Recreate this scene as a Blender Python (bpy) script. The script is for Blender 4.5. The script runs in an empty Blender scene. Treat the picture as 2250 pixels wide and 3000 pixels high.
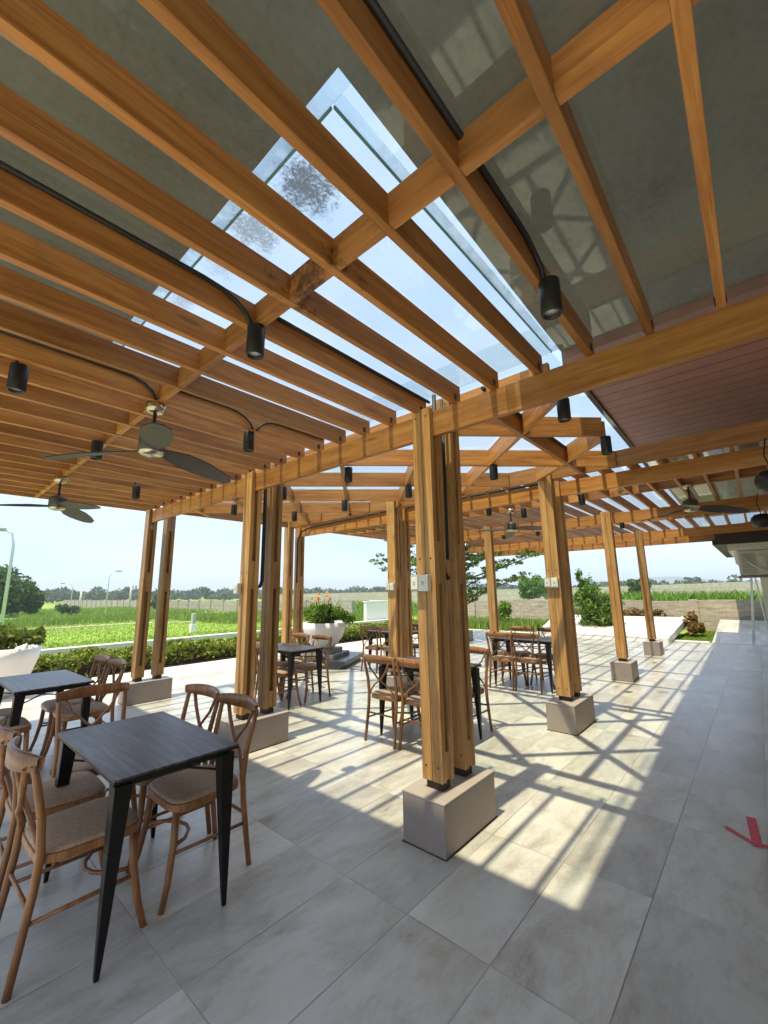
import bpy, bmesh, math, random
import numpy as np
from mathutils import Vector, Matrix
R = math.radians
random.seed(7)
rng = np.random.default_rng(7)
scene = bpy.context.scene
col = scene.collection

# ------------------------------------------------------------------ camera
EYE = 1.5
F, PITCH, YAW, ROLL = 1223.354, R(10.83), R(48.645), R(-0.8674)
cp, sp = math.cos(PITCH), math.sin(PITCH)
fw, up, rt = Vector((0, cp, sp)), Vector((0, -sp, cp)), Vector((1, 0, 0))
cr, sr = math.cos(ROLL), math.sin(ROLL)
rt, up = cr * rt + sr * up, -sr * rt + cr * up
Ry = Matrix(((math.cos(YAW), math.sin(YAW), 0), (-math.sin(YAW), math.cos(YAW), 0), (0, 0, 1)))
rt, up, fw = Ry @ rt, Ry @ up, Ry @ fw
cam_data = bpy.data.cameras.new('camera')
cam = bpy.data.objects.new('camera', cam_data)
col.objects.link(cam)
cam_data.sensor_fit = 'VERTICAL'
cam_data.sensor_height = 36.0
cam_data.sensor_width = 27.0
cam_data.lens = F / 3000 * 36
cam_data.clip_start, cam_data.clip_end = 0.05, 3000
cam.matrix_world = Matrix(((rt.x, up.x, -fw.x, 0), (rt.y, up.y, -fw.y, 0), (rt.z, up.z, -fw.z, EYE), (0, 0, 0, 1)))
scene.camera = cam

# ------------------------------------------------------------------ light
TO_SUN = Vector((-0.388, 0.025, 1.0)).normalized()
world = bpy.data.worlds.new('World')
scene.world = world
world.use_nodes = True
wn = world.node_tree
wn.nodes.clear()
sky = wn.nodes.new('ShaderNodeTexSky')
sky.sky_type = 'NISHITA'
sky.sun_disc = False
sky.sun_elevation = math.asin(TO_SUN.z)
sky.sun_rotation = math.atan2(TO_SUN.x, TO_SUN.y)
sky.air_density, sky.dust_density, sky.ozone_density = 1.0, 0.6, 1.0
bgn = wn.nodes.new('ShaderNodeBackground')
bgn.inputs['Strength'].default_value = 0.15
wo = wn.nodes.new('ShaderNodeOutputWorld')
# a bright hazy tropical sky: the clear sky veiled by pale even haze
hz_mix = wn.nodes.new('ShaderNodeMix')
hz_mix.data_type = 'RGBA'
hz_mix.inputs[0].default_value = 0.91
wn.links.new(sky.outputs[0], hz_mix.inputs[6])
sk_tc = wn.nodes.new('ShaderNodeTexCoord')
sk_mp = wn.nodes.new('ShaderNodeMapping')
sk_mp.inputs['Scale'].default_value = (1.6, 1.6, 5.0)
sk_n = wn.nodes.new('ShaderNodeTexNoise')
sk_n.inputs['Scale'].default_value = 1.4
sk_n.inputs['Detail'].default_value = 5
sk_n.inputs['Roughness'].default_value = 0.5
sk_r = wn.nodes.new('ShaderNodeValToRGB')
sk_r.color_ramp.elements[0].position, sk_r.color_ramp.elements[0].color = 0.36, (1.45, 1.93, 2.72, 1)
sk_r.color_ramp.elements[1].position, sk_r.color_ramp.elements[1].color = 0.66, (1.85, 2.22, 2.75, 1)
wn.links.new(sk_tc.outputs['Generated'], sk_mp.inputs['Vector'])
wn.links.new(sk_mp.outputs[0], sk_n.inputs['Vector'])
wn.links.new(sk_n.outputs[0], sk_r.inputs[0])
wn.links.new(sk_r.outputs[0], hz_mix.inputs[7])
wn.links.new(hz_mix.outputs[2], bgn.inputs['Color'])
wn.links.new(bgn.outputs[0], wo.inputs['Surface'])
sd = bpy.data.lights.new('sun', 'SUN')
sd.energy, sd.angle, sd.color = 2.2, R(0.8), (1.0, 0.87, 0.63)
so = bpy.data.objects.new('sun', sd)
col.objects.link(so)
so.rotation_euler = (-TO_SUN).to_track_quat('-Z', 'Y').to_euler()
so.location = TO_SUN * 30
scene.view_settings.view_transform = 'Standard'
scene.view_settings.look = 'None'
scene.view_settings.exposure = 1.72
scene.view_settings.gamma = 1.0
scene.view_settings.use_curve_mapping = False
scene.cycles.max_bounces = 12
scene.cycles.diffuse_bounces = 6
scene.cycles.transparent_max_bounces = 24
scene.cycles.use_denoising = True

# ------------------------------------------------------------------ materials
class NT:
    def __init__(s, name):
        s.m = bpy.data.materials.new(name)
        s.m.use_nodes = True
        s.t = s.m.node_tree
        s.t.nodes.clear()
        s.out = s.n('ShaderNodeOutputMaterial')
    def n(s, typ, **kw):
        nd = s.t.nodes.new(typ)
        for k, v in kw.items():
            setattr(nd, k, v)
        return nd
    def l(s, a, b):
        s.t.links.new(a, b)
    def val(s, sock, v):
        if hasattr(v, 'links') or isinstance(v, bpy.types.NodeSocket):
            s.l(v, sock)
        else:
            sock.default_value = v
    def math(s, op, a, b=0.0, c=None):
        nd = s.n('ShaderNodeMath', operation=op)
        s.val(nd.inputs[0], a)
        s.val(nd.inputs[1], b)
        if c is not None:
            s.val(nd.inputs[2], c)
        return nd.outputs[0]
    def coord(s, kind='Object', scale=(1, 1, 1), rot=(0, 0, 0)):
        tc = s.n('ShaderNodeTexCoord')
        mp = s.n('ShaderNodeMapping')
        mp.inputs['Scale'].default_value = scale
        mp.inputs['Rotation'].default_value = rot
        s.l(tc.outputs[kind], mp.inputs['Vector'])
        return mp.outputs[0]
    def noise(s, vec, scale=5, detail=4, rough=0.55, dist=0.0):
        nd = s.n('ShaderNodeTexNoise')
        s.l(vec, nd.inputs['Vector'])
        nd.inputs['Scale'].default_value = scale
        nd.inputs['Detail'].default_value = detail
        nd.inputs['Roughness'].default_value = rough
        nd.inputs['Distortion'].default_value = dist
        return nd.outputs[0]
    def ramp(s, fac, stops):
        nd = s.n('ShaderNodeValToRGB')
        e = nd.color_ramp.elements
        while len(e) < len(stops):
            e.new(0.5)
        for i, (p, c) in enumerate(stops):
            e[i].position = p
            e[i].color = (*c, 1) if len(c) == 3 else c
        s.l(fac, nd.inputs[0])
        return nd.outputs[0]
    def mix(s, fac, a, b, mode='MIX'):
        nd = s.n('ShaderNodeMix', data_type='RGBA', blend_type=mode)
        s.val(nd.inputs[0], fac)
        for sock, v in ((nd.inputs[6], a), (nd.inputs[7], b)):
            if isinstance(v, tuple):
                sock.default_value = (*v, 1) if len(v) == 3 else v
            else:
                s.l(v, sock)
        return nd.outputs[2]
    def bsdf(s, color, rough=0.6, metal=0.0, spec=0.5, bump=None, bumpd=0.002):
        b = s.n('ShaderNodeBsdfPrincipled')
        if isinstance(color, tuple):
            b.inputs['Base Color'].default_value = (*color, 1)
        else:
            s.l(color, b.inputs['Base Color'])
        s.val(b.inputs['Roughness'], rough)
        b.inputs['Metallic'].default_value = metal
        b.inputs['Specular IOR Level'].default_value = spec
        if bump is not None:
            bn = s.n('ShaderNodeBump')
            bn.inputs['Distance'].default_value = bumpd
            bn.inputs['Strength'].default_value = 0.6
            s.l(bump, bn.inputs['Height'])
            s.l(bn.outputs[0], b.inputs['Normal'])
        s.l(b.outputs[0], s.out.inputs['Surface'])
        return b

def simple(name, c, rough=0.6, metal=0.0, var=0.12, scale=6, spec=0.5):
    t = NT(name)
    n = t.noise(t.coord(), scale, 5, 0.6)
    lo, hi = tuple(x * (1 - var) for x in c), tuple(min(1, x * (1 + var)) for x in c)
    t.bsdf(t.ramp(n, [(0.3, lo), (0.7, hi)]), rough, metal, spec, bump=n, bumpd=0.001)
    return t.m

def wood(name, axis, dark=(0.24, 0.080, 0.018), mid=(0.45, 0.188, 0.046), light=(0.61, 0.315, 0.10), rough=0.45, fine=1.0, rotz=0.0, mould=False):
    t = NT(name)
    sc = [14 * fine, 14 * fine, 14 * fine]
    sc[axis] = 0.9 * fine
    oi = t.n('ShaderNodeObjectInfo')
    tc = t.n('ShaderNodeTexCoord')
    add = t.n('ShaderNodeVectorMath', operation='ADD')
    cmb = t.n('ShaderNodeCombineXYZ')
    off = t.math('MULTIPLY', oi.outputs['Random'], 37.0)
    for k in range(3):
        t.l(off, cmb.inputs[k])
    t.l(tc.outputs['Object'], add.inputs[0])
    t.l(cmb.outputs[0], add.inputs[1])
    mr = t.n('ShaderNodeMapping')
    mr.inputs['Rotation'].default_value = (0, 0, rotz)
    t.l(add.outputs[0], mr.inputs['Vector'])
    mp = t.n('ShaderNodeMapping')
    mp.inputs['Scale'].default_value = sc
    t.l(mr.outputs[0], mp.inputs['Vector'])
    n1 = t.noise(mp.outputs[0], 1.6, 6, 0.62, 0.6)
    n2 = t.noise(mp.outputs[0], 9.0, 3, 0.6)
    g = t.math('ADD', t.math('MULTIPLY', n1, 0.75), t.math('MULTIPLY', n2, 0.25))
    c = t.ramp(g, [(0.30, dark), (0.50, mid), (0.72, light)])
    rv = t.math('ADD', t.math('MULTIPLY', oi.outputs['Random'], 0.50), 0.70)
    hs = t.n('ShaderNodeHueSaturation')
    t.l(rv, hs.inputs['Value'])
    t.l(c, hs.inputs['Color'])
    # knots and drying checks
    kp = t.n('ShaderNodeMapping')
    ks = [7.0, 7.0, 7.0]
    ks[axis] = 1.5
    kp.inputs['Scale'].default_value = ks
    t.l(mr.outputs[0], kp.inputs['Vector'])
    vo = t.n('ShaderNodeTexVoronoi')
    t.l(kp.outputs[0], vo.inputs['Vector'])
    vo.inputs['Scale'].default_value = 0.9
    knot = t.ramp(vo.outputs['Distance'], [(0.05, (1, 1, 1)), (0.13, (0, 0, 0))])
    cm = t.n('ShaderNodeMapping')
    cs = [60, 60, 60]
    cs[axis] = 1.3
    cm.inputs['Scale'].default_value = cs
    t.l(mr.outputs[0], cm.inputs['Vector'])
    chk = t.ramp(t.noise(cm.outputs[0], 1.0, 3, 0.6), [(0.66, (0, 0, 0)), (0.72, (1, 1, 1))])
    # weather stains
    st = t.noise(tc.outputs['Object'], 2.3, 5, 0.65)
    c2 = t.mix(t.math('MULTIPLY', t.ramp(st, [(0.58, (0, 0, 0)), (0.74, (1, 1, 1))]), 0.45), hs.outputs[0], (0.16, 0.085, 0.03))
    c2 = t.mix(t.math('MULTIPLY', knot, 0.55), c2, (0.10, 0.04, 0.012))
    c2 = t.mix(t.math('MULTIPLY', chk, 0.5), c2, (0.09, 0.04, 0.015))
    if mould:                                            # black mould where rain runs down at the open strip
        sx = t.n('ShaderNodeSeparateXYZ')
        t.l(tc.outputs['Object'], sx.inputs[0])
        dx = t.math('DIVIDE', t.math('SUBTRACT', sx.outputs[0], -1.52), 0.17)
        dy = t.math('DIVIDE', t.math('SUBTRACT', sx.outputs[1], -1.72), 0.24)
        rr = t.math('SQRT', t.math('ADD', t.math('MULTIPLY', dx, dx), t.math('MULTIPLY', dy, dy)))
        mn = t.noise(tc.outputs['Object'], 16, 6, 0.72)
        mk = t.math('SUBTRACT', mn, t.math('MULTIPLY', rr, 0.20))
        c2 = t.mix(t.ramp(mk, [(0.34, (0, 0, 0)), (0.49, (0.80,) * 3)]), c2, (0.022, 0.016, 0.012))
    t.bsdf(c2, rough, 0, 0.45, bump=n2, bumpd=0.0012)
    return t.m

M = {}
M['wood_x'] = wood('timber_along_x', 0, mould=True)
M['wood_y'] = wood('timber_along_y', 1, mould=True)
M['wood_z'] = wood('timber_upright', 2, dark=(0.20, 0.092, 0.030), mid=(0.45, 0.235, 0.076), light=(0.60, 0.375, 0.155))
M['wood_p'] = wood('timber_diagonal_p', 0, rotz=R(45))
M['wood_q'] = wood('timber_diagonal_q', 0, rotz=R(-45))
M['chair_wood'] = wood('bentwood', 2, dark=(0.11, 0.042, 0.015), mid=(0.25, 0.105, 0.036), light=(0.37, 0.175, 0.066), rough=0.32, fine=1.6)
M['black'] = simple('black_paint', (0.012, 0.012, 0.014), 0.42, 0.0, 0.2)
M['black_metal'] = simple('dark_table_metal', (0.022, 0.019, 0.018), 0.38, 0.7, 0.25)
M['rubber'] = simple('black_conduit', (0.014, 0.013, 0.013), 0.55)
M['steel_dark'] = simple('dark_steel', (0.05, 0.04, 0.035), 0.5, 0.6)
M['brass'] = simple('brushed_nickel', (0.55, 0.48, 0.36), 0.25, 1.0, 0.05)
M['fan_grey'] = simple('fan_body_paint', (0.10, 0.095, 0.08), 0.35, 0.4)
M['fan_blade'] = simple('fan_blade_finish', (0.038, 0.028, 0.024), 0.48, 0.0, 0.1)
M['lens'] = simple('lamp_lens', (0.62, 0.62, 0.58), 0.2)
M['white'] = simple('white_paint', (0.78, 0.78, 0.75), 0.45, 0, 0.03)
M['white_plastic'] = simple('white_plastic', (0.72, 0.71, 0.66), 0.35, 0, 0.03)
M['grey_plastic'] = simple('grey_plastic', (0.42, 0.42, 0.38), 0.4, 0, 0.05)
M['white_rough'] = simple('white_planter', (0.80, 0.79, 0.76), 0.55, 0, 0.05, 3)
M['render'] = simple('pale_render', (0.62, 0.58, 0.50), 0.85, 0, 0.10, 2)
M['rear'] = simple('taupe_wall', (0.50, 0.46, 0.41), 0.8, 0, 0.08, 2)
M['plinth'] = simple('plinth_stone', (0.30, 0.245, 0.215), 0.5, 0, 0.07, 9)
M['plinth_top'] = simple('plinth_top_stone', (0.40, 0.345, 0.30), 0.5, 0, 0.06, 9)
M['dark_stone'] = simple('black_granite', (0.035, 0.036, 0.04), 0.3, 0, 0.3, 30)
M['grey_stone'] = simple('grey_step_stone', (0.17, 0.17, 0.17), 0.5, 0, 0.15, 20)
M['eave'] = simple('dark_eave', (0.035, 0.022, 0.02), 0.5)
M['roof_pink'] = simple('faded_roof_sheet', (0.42, 0.24, 0.24), 0.45, 0, 0.1, 1)
def tape_mat():
    t = NT('worn_red_tape')
    n = t.noise(t.coord(), 38, 6, 0.7)
    t.bsdf(t.mix(t.ramp(n, [(0.54, (0, 0, 0)), (0.66, (1, 1, 1))]), (0.58, 0.035, 0.06), (0.42, 0.22, 0.21)), 0.55)
    return t.m
M['red'] = tape_mat()
M['galv'] = simple('galvanised_pole', (0.55, 0.62, 0.64), 0.4, 0.2, 0.08)
M['trunk'] = simple('bark', (0.12, 0.085, 0.055), 0.9, 0, 0.3, 14)
M['soil'] = simple('soil', (0.06, 0.04, 0.025), 0.95, 0, 0.3, 20)

def leafmat(name, a, b, trans=0.25, big_scale=1.7, big_w=0.4):
    t = NT(name)
    g = t.n('ShaderNodeNewGeometry')
    big = t.noise(t.coord(), big_scale, 4, 0.6)
    f = t.math('ADD', t.math('MULTIPLY', g.outputs['Random Per Island'], 1.05 - big_w), t.math('MULTIPLY', big, big_w))
    c = t.ramp(f, [(0.15, a), (0.85, b)])
    p = t.bsdf(c, 0.5, 0, 0.3)
    tr = t.n('ShaderNodeBsdfTranslucent')
    t.l(c, tr.inputs['Color'])
    mx = t.n('ShaderNodeMixShader')
    mx.inputs[0].default_value = trans
    t.l(p.outputs[0], mx.inputs[1])
    t.l(tr.outputs[0], mx.inputs[2])
    t.l(mx.outputs[0], t.out.inputs['Surface'])
    return t.m
M['leaf_hedge'] = leafmat('hedge_leaves', (0.035, 0.08, 0.008), (0.30, 0.36, 0.03))
M['leaf_dark'] = leafmat('dark_leaves', (0.025, 0.07, 0.014), (0.10, 0.18, 0.03))
M['leaf_mid'] = leafmat('mid_leaves', (0.05, 0.125, 0.018), (0.17, 0.28, 0.04))
M['leaf_lime'] = leafmat('lime_leaves', (0.09, 0.19, 0.015), (0.24, 0.37, 0.04))
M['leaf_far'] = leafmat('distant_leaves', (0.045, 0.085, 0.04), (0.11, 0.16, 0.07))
M['leaf_croton'] = leafmat('croton_leaves', (0.05, 0.115, 0.012), (0.25, 0.29, 0.045))
M['leaf_red'] = leafmat('reddish_leaves', (0.07, 0.10, 0.02), (0.32, 0.15, 0.05))
M['petal'] = leafmat('orange_petals', (0.75, 0.28, 0.05), (0.85, 0.48, 0.10))
M['cane'] = leafmat('cane_blades', (0.10, 0.22, 0.02), (0.24, 0.40, 0.05))
M['grass'] = leafmat('grass_blades', (0.10, 0.20, 0.022), (0.31, 0.41, 0.075), 0.25, 0.35, 0.8)

def tile_mat():
    t = NT('stone_floor_tiles')
    tc = t.n('ShaderNodeTexCoord')
    sx = t.n('ShaderNodeSeparateXYZ')
    t.l(tc.outputs['Object'], sx.inputs[0])
    u = t.math('DIVIDE', t.math('SUBTRACT', sx.outputs[0], 0.92), 0.86)
    v = t.math('DIVIDE', t.math('SUBTRACT', sx.outputs[1], 0.60), 0.43)
    fu, fv = t.math('FLOOR', u), t.math('FLOOR', v)
    ru, rv = t.math('FRACT', u), t.math('FRACT', v)
    eu = t.math('MULTIPLY', t.math('MINIMUM', ru, t.math('SUBTRACT', 1.0, ru)), 0.86)
    ev = t.math('MULTIPLY', t.math('MINIMUM', rv, t.math('SUBTRACT', 1.0, rv)), 0.43)
    e = t.math('MINIMUM', eu, ev)
    cell = t.n('ShaderNodeCombineXYZ')
    t.l(fu, cell.inputs[0])
    t.l(fv, cell.inputs[1])
    wnz = t.n('ShaderNodeTexWhiteNoise', noise_dimensions='3D')
    t.l(cell.outputs[0], wnz.inputs['Vector'])
    # each tile shows another part of the stone's veining
    off = t.n('ShaderNodeVectorMath', operation='MULTIPLY')
    t.l(wnz.outputs['Color'], off.inputs[0])
    off.inputs[1].default_value = (23, 41, 17)
    ad = t.n('ShaderNodeVectorMath', operation='ADD')
    t.l(tc.outputs['Object'], ad.inputs[0])
    t.l(off.outputs[0], ad.inputs[1])
    mp = t.n('ShaderNodeMapping')
    mp.inputs['Scale'].default_value = (1.3, 3.0, 1)
    mp.inputs['Rotation'].default_value = (0, 0, R(12))
    t.l(ad.outputs[0], mp.inputs['Vector'])
    n1 = t.noise(mp.outputs[0], 1.1, 8, 0.62, 0.9)
    n2 = t.noise(mp.outputs[0], 6.0, 8, 0.72, 0.6)
    n3 = t.noise(mp.outputs[0], 24, 6, 0.8, 0.8)
    g = t.math('ADD', t.math('ADD', t.math('MULTIPLY', n1, 0.56), t.math('MULTIPLY', n2, 0.28)), t.math('MULTIPLY', n3, 0.16))
    c = t.ramp(g, [(0.31, (0.235, 0.20, 0.16)), (0.42, (0.42, 0.39, 0.335)), (0.53, (0.56, 0.54, 0.48)), (0.70, (0.655, 0.635, 0.57))])
    hs = t.n('ShaderNodeHueSaturation')
    t.l(t.math('ADD', t.math('MULTIPLY', wnz.outputs['Value'], 0.32), 0.80), hs.inputs['Value'])
    t.l(c, hs.inputs['Color'])
    gr = t.ramp(e, [(0.0, (1, 1, 1)), (0.0022, (1, 1, 1)), (0.0040, (0, 0, 0))])
    gv = t.noise(tc.outputs['Object'], 2.0, 3)
    grc = t.ramp(gv, [(0.42, (0.15, 0.135, 0.12)), (0.60, (0.40, 0.38, 0.34))])
    c2 = t.mix(gr, hs.outputs[0], grc)
    dirt = t.noise(tc.outputs['Object'], 1.3, 6, 0.7)
    c3 = t.mix(t.math('MULTIPLY', t.ramp(dirt, [(0.60, (0, 0, 0)), (0.78, (1, 1, 1))]), 0.25), c2, (0.24, 0.19, 0.14))
    rr = t.math('ADD', t.math('MULTIPLY', n2, 0.22), 0.20)
    t.bsdf(c3, rr, 0, 0.55, bump=t.math('SUBTRACT', n2, t.math('MULTIPLY', gr, 2.0)), bumpd=0.001)
    return t.m
M['tile'] = tile_mat()

def wall_mat(name, base, sc=3.0, rows=True):
    t = NT(name)
    br = t.n('ShaderNodeTexBrick')
    wc = t.n('ShaderNodeTexCoord')
    ws = t.n('ShaderNodeSeparateXYZ')
    wk = t.n('ShaderNodeCombineXYZ')
    t.l(wc.outputs['Object'], ws.inputs[0])
    t.l(ws.outputs[1], wk.inputs[0])
    t.l(ws.outputs[2], wk.inputs[1])
    t.l(wk.outputs[0], br.inputs['Vector'])
    br.inputs['Scale'].default_value = sc
    br.inputs['Mortar Size'].default_value = 0.05
    br.inputs['Brick Width'].default_value = 1.2
    br.inputs['Row Height'].default_value = 0.55
    br.inputs['Color1'].default_value = (*base, 1)
    br.inputs['Color2'].default_value = (*[x * 0.66 for x in base], 1)
    br.inputs['Mortar'].default_value = (*[x * 0.35 for x in base], 1)
    n = t.noise(t.coord(), 3.0, 8, 0.75)
    c = t.mix(t.ramp(n, [(0.4, (0, 0, 0)), (0.62, (1, 1, 1))]), br.outputs[0], tuple(x * 0.55 for x in base))
    n2 = t.noise(t.coord(scale=(1, 1.2, 9)), 2.2, 6, 0.7)
    c = t.mix(0.55, c, t.ramp(n2, [(0.35, tuple(x * 0.45 for x in base)), (0.65, tuple(min(1, x * 1.3) for x in base))]))
    t.bsdf(c, 0.9, bump=n, bumpd=0.01)
    return t.m
M['stone_wall'] = wall_mat('old_block_wall', (0.50, 0.43, 0.34), 3.6)
M['concrete_fence'] = wall_mat('precast_wall', (0.40, 0.37, 0.32), 1.2)

def slab_mat():
    t = NT('canopy_concrete')
    n = t.noise(t.coord(), 1.2, 8, 0.65)
    n2 = t.noise(t.coord(), 28, 4, 0.7)
    g = t.math('ADD', t.math('MULTIPLY', n, 0.6), t.math('MULTIPLY', n2, 0.4))
    t.bsdf(t.ramp(g, [(0.34, (0.19, 0.185, 0.165)), (0.5, (0.27, 0.265, 0.24)), (0.68, (0.33, 0.325, 0.30))]), 0.85, bump=n2, bumpd=0.002)
    return t.m
M['slab'] = slab_mat()
M['far_wall'] = ground_mat0('grey_far_wall') if False else wall_mat('grey_far_wall', (0.46, 0.43, 0.37), 0.8)

def soffit_mat():
    t = NT('brown_soffit_boards')
    tc = t.n('ShaderNodeTexCoord')
    sx = t.n('ShaderNodeSeparateXYZ')
    t.l(tc.outputs['Object'], sx.inputs[0])
    u = t.math('FRACT', t.math('DIVIDE', sx.outputs[0], 0.20))
    gro = t.ramp(u, [(0.0, (1, 1, 1)), (0.045, (1, 1, 1)), (0.07, (0, 0, 0))])
    n = t.noise(t.coord(), 3, 5)
    c = t.ramp(n, [(0.3, (0.34, 0.155, 0.115)), (0.7, (0.43, 0.205, 0.155))])
    t.bsdf(t.mix(gro, c, (0.05, 0.02, 0.015)), 0.42, 0, 0.5, bump=t.math('SUBTRACT', 1.0, gro), bumpd=0.006)
    return t.m
M['soffit'] = soffit_mat()
M['brown_trim'] = simple('brown_trim', (0.34, 0.20, 0.175), 0.4)

def glass_mat(name, tint, smudges=(), haze=0.03):
    t = NT(name)
    tr = t.n('ShaderNodeBsdfTransparent')
    tr.inputs['Color'].default_value = (*tint, 1)
    gl = t.n('ShaderNodeBsdfGlossy')
    gl.inputs['Roughness'].default_value = 0.022
    gl.inputs['Color'].default_value = (0.95, 1, 0.98, 1)
    ge = t.n('ShaderNodeNewGeometry')
    dt = t.n('ShaderNodeVectorMath', operation='DOT_PRODUCT')
    t.l(ge.outputs['Incoming'], dt.inputs[0])
    t.l(ge.outputs['Normal'], dt.inputs[1])
    cosv = t.math('ABSOLUTE', dt.outputs['Value'])
    sch = t.math('ADD', 0.085, t.math('MULTIPLY', t.math('POWER', t.math('SUBTRACT', 1.0, cosv), 5.0), 0.80))
    mx = t.n('ShaderNodeMixShader')
    t.l(sch, mx.inputs[0])
    t.l(tr.outputs[0], mx.inputs[1])
    t.l(gl.outputs[0], mx.inputs[2])
    df = t.n('ShaderNodeBsdfDiffuse')
    df.inputs['Color'].default_value = (0.16, 0.15, 0.12, 1)
    tl = t.n('ShaderNodeBsdfTranslucent')
    tl.inputs['Color'].default_value = (0.30, 0.32, 0.30, 1)
    m2 = t.n('ShaderNodeMixShader')
    m2.inputs[0].default_value = 0.5
    t.l(df.outputs[0], m2.inputs[1])
    t.l(tl.outputs[0], m2.inputs[2])
    tc = t.n('ShaderNodeTexCoord')
    film = t.noise(tc.outputs['Object'], 2.2, 6, 0.65)
    fac = t.math('MULTIPLY', t.ramp(film, [(0.45, (0, 0, 0)), (0.8, (1, 1, 1))]), haze)
    if smudges:
        sn = t.noise(tc.outputs['Object'], 75, 8, 0.85)
        for (x, y, rx, ry, amt) in smudges:
            mp = t.n('ShaderNodeMapping', vector_type='TEXTURE')
            mp.inputs['Location'].default_value = (x - 2.54, y - 3.0, 0)
            mp.inputs['Scale'].default_value = (rx, ry, 10)
            t.l(tc.outputs['Object'], mp.inputs['Vector'])
            ln = t.n('ShaderNodeVectorMath', operation='LENGTH')
            t.l(mp.outputs[0], ln.inputs[0])
            wob = t.noise(tc.outputs['Object'], 9, 4, 0.7)
            d = t.math('ADD', ln.outputs['Value'], t.math('MULTIPLY', t.math('SUBTRACT', wob, 0.5), 1.5))
            fall = t.math('SUBTRACT', 1.0, d)
            th = t.math('ADD', sn, t.math('MULTIPLY', fall, 0.22))
            k = t.math('MULTIPLY', t.ramp(th, [(0.50, (0.08,) * 3), (0.66, (1, 1, 1))]), t.ramp(fall, [(0.0, (0, 0, 0)), (0.45, (amt,) * 3)]))
            fac = t.math('MAXIMUM', fac, k)
    m3 = t.n('ShaderNodeMixShader')
    t.l(fac, m3.inputs[0])
    t.l(mx.outputs[0], m3.inputs[1])
    t.l(m2.outputs[0], m3.inputs[2])
    t.l(m3.outputs[0], t.out.inputs['Surface'])
    return t.m
M['glass'] = glass_mat('roof_glass', (0.84, 0.885, 0.87), haze=0.09, smudges=[(0.765, 1.02, 0.15, 0.17, 0.85), (0.75, 1.34, 0.13, 0.14, 0.6), (0.745, 1.62, 0.09, 0.10, 0.3), (0.725, 1.95, 0.09, 0.14, 0.4)])
M['glass_mid'] = glass_mat('pale_green_glass', (0.84, 0.92, 0.89))
M['glass_strip'] = glass_mat('glass_upstand', (0.92, 0.97, 0.98), haze=0.5)

def table_mat():
    t = NT('dark_table_laminate')
    w = t.n('ShaderNodeTexWave', wave_type='BANDS', bands_direction='X')
    t.l(t.coord(scale=(1, 0.16, 1)), w.inputs['Vector'])
    w.inputs['Scale'].default_value = 7
    w.inputs['Distortion'].default_value = 9
    w.inputs['Detail'].default_value = 4
    w.inputs['Detail Scale'].default_value = 1.4
    n = t.noise(t.coord(scale=(9, 1.0, 1)), 2.4, 6, 0.62, 1.0)
    g = t.math('ADD', t.math('MULTIPLY', w.outputs[1], 0.12), t.math('MULTIPLY', n, 0.88))
    t.bsdf(t.ramp(g, [(0.36, (0.024, 0.021, 0.021)), (0.5, (0.050, 0.045, 0.045)), (0.64, (0.10, 0.092, 0.092))]), 0.36, 0, 0.5, bump=g, bumpd=0.0004)
    return t.m
M['table'] = table_mat()

def seat_mat():
    t = NT('woven_seat')
    v = t.coord()
    w1 = t.n('ShaderNodeTexChecker')
    t.l(v, w1.inputs['Vector'])
    w1.inputs['Scale'].default_value = 110
    n = t.noise(v, 45, 6, 0.75)
    c = t.ramp(n, [(0.34, (0.32, 0.20, 0.12)), (0.66, (0.52, 0.36, 0.235))])
    c = t.mix(t.math('MULTIPLY', w1.outputs[1], 0.3), c, (0.17, 0.115, 0.08))
    t.bsdf(c, 0.75, bump=w1.outputs[1], bumpd=0.001)
    return t.m
M['seat'] = seat_mat()

def ground_mat(name, stops, sc, stretch=(1, 1, 1)):
    t = NT(name)
    n = t.noise(t.coord(scale=stretch), sc, 8, 0.68)
    n2 = t.noise(t.coord(), sc * 0.12, 4, 0.6)
    g = t.math('ADD', t.math('MULTIPLY', n, 0.55), t.math('MULTIPLY', n2, 0.45))
    t.bsdf(t.ramp(g, stops), 0.9, 0, 0.2, bump=n, bumpd=0.02)
    return t.m
M['lawn'] = ground_mat('lawn_turf', [(0.36, (0.30, 0.26, 0.10)), (0.43, (0.19, 0.29, 0.035)), (0.55, (0.23, 0.37, 0.04)), (0.68, (0.32, 0.43, 0.07))], 2.2)
M['paving'] = ground_mat('pale_paving', [(0.3, (0.55, 0.50, 0.43)), (0.7, (0.66, 0.61, 0.54))], 4)
M['kerb'] = ground_mat('kerb_concrete', [(0.3, (0.50, 0.47, 0.42)), (0.7, (0.66, 0.62, 0.56))], 5)
M['dirt'] = ground_mat('dirt_path', [(0.3, (0.36, 0.32, 0.22)), (0.7, (0.50, 0.45, 0.34))], 3)
M['hill'] = ground_mat('far_hill', [(0.3, (0.16, 0.22, 0.27)), (0.7, (0.19, 0.26, 0.31))], 0.02)

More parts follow.
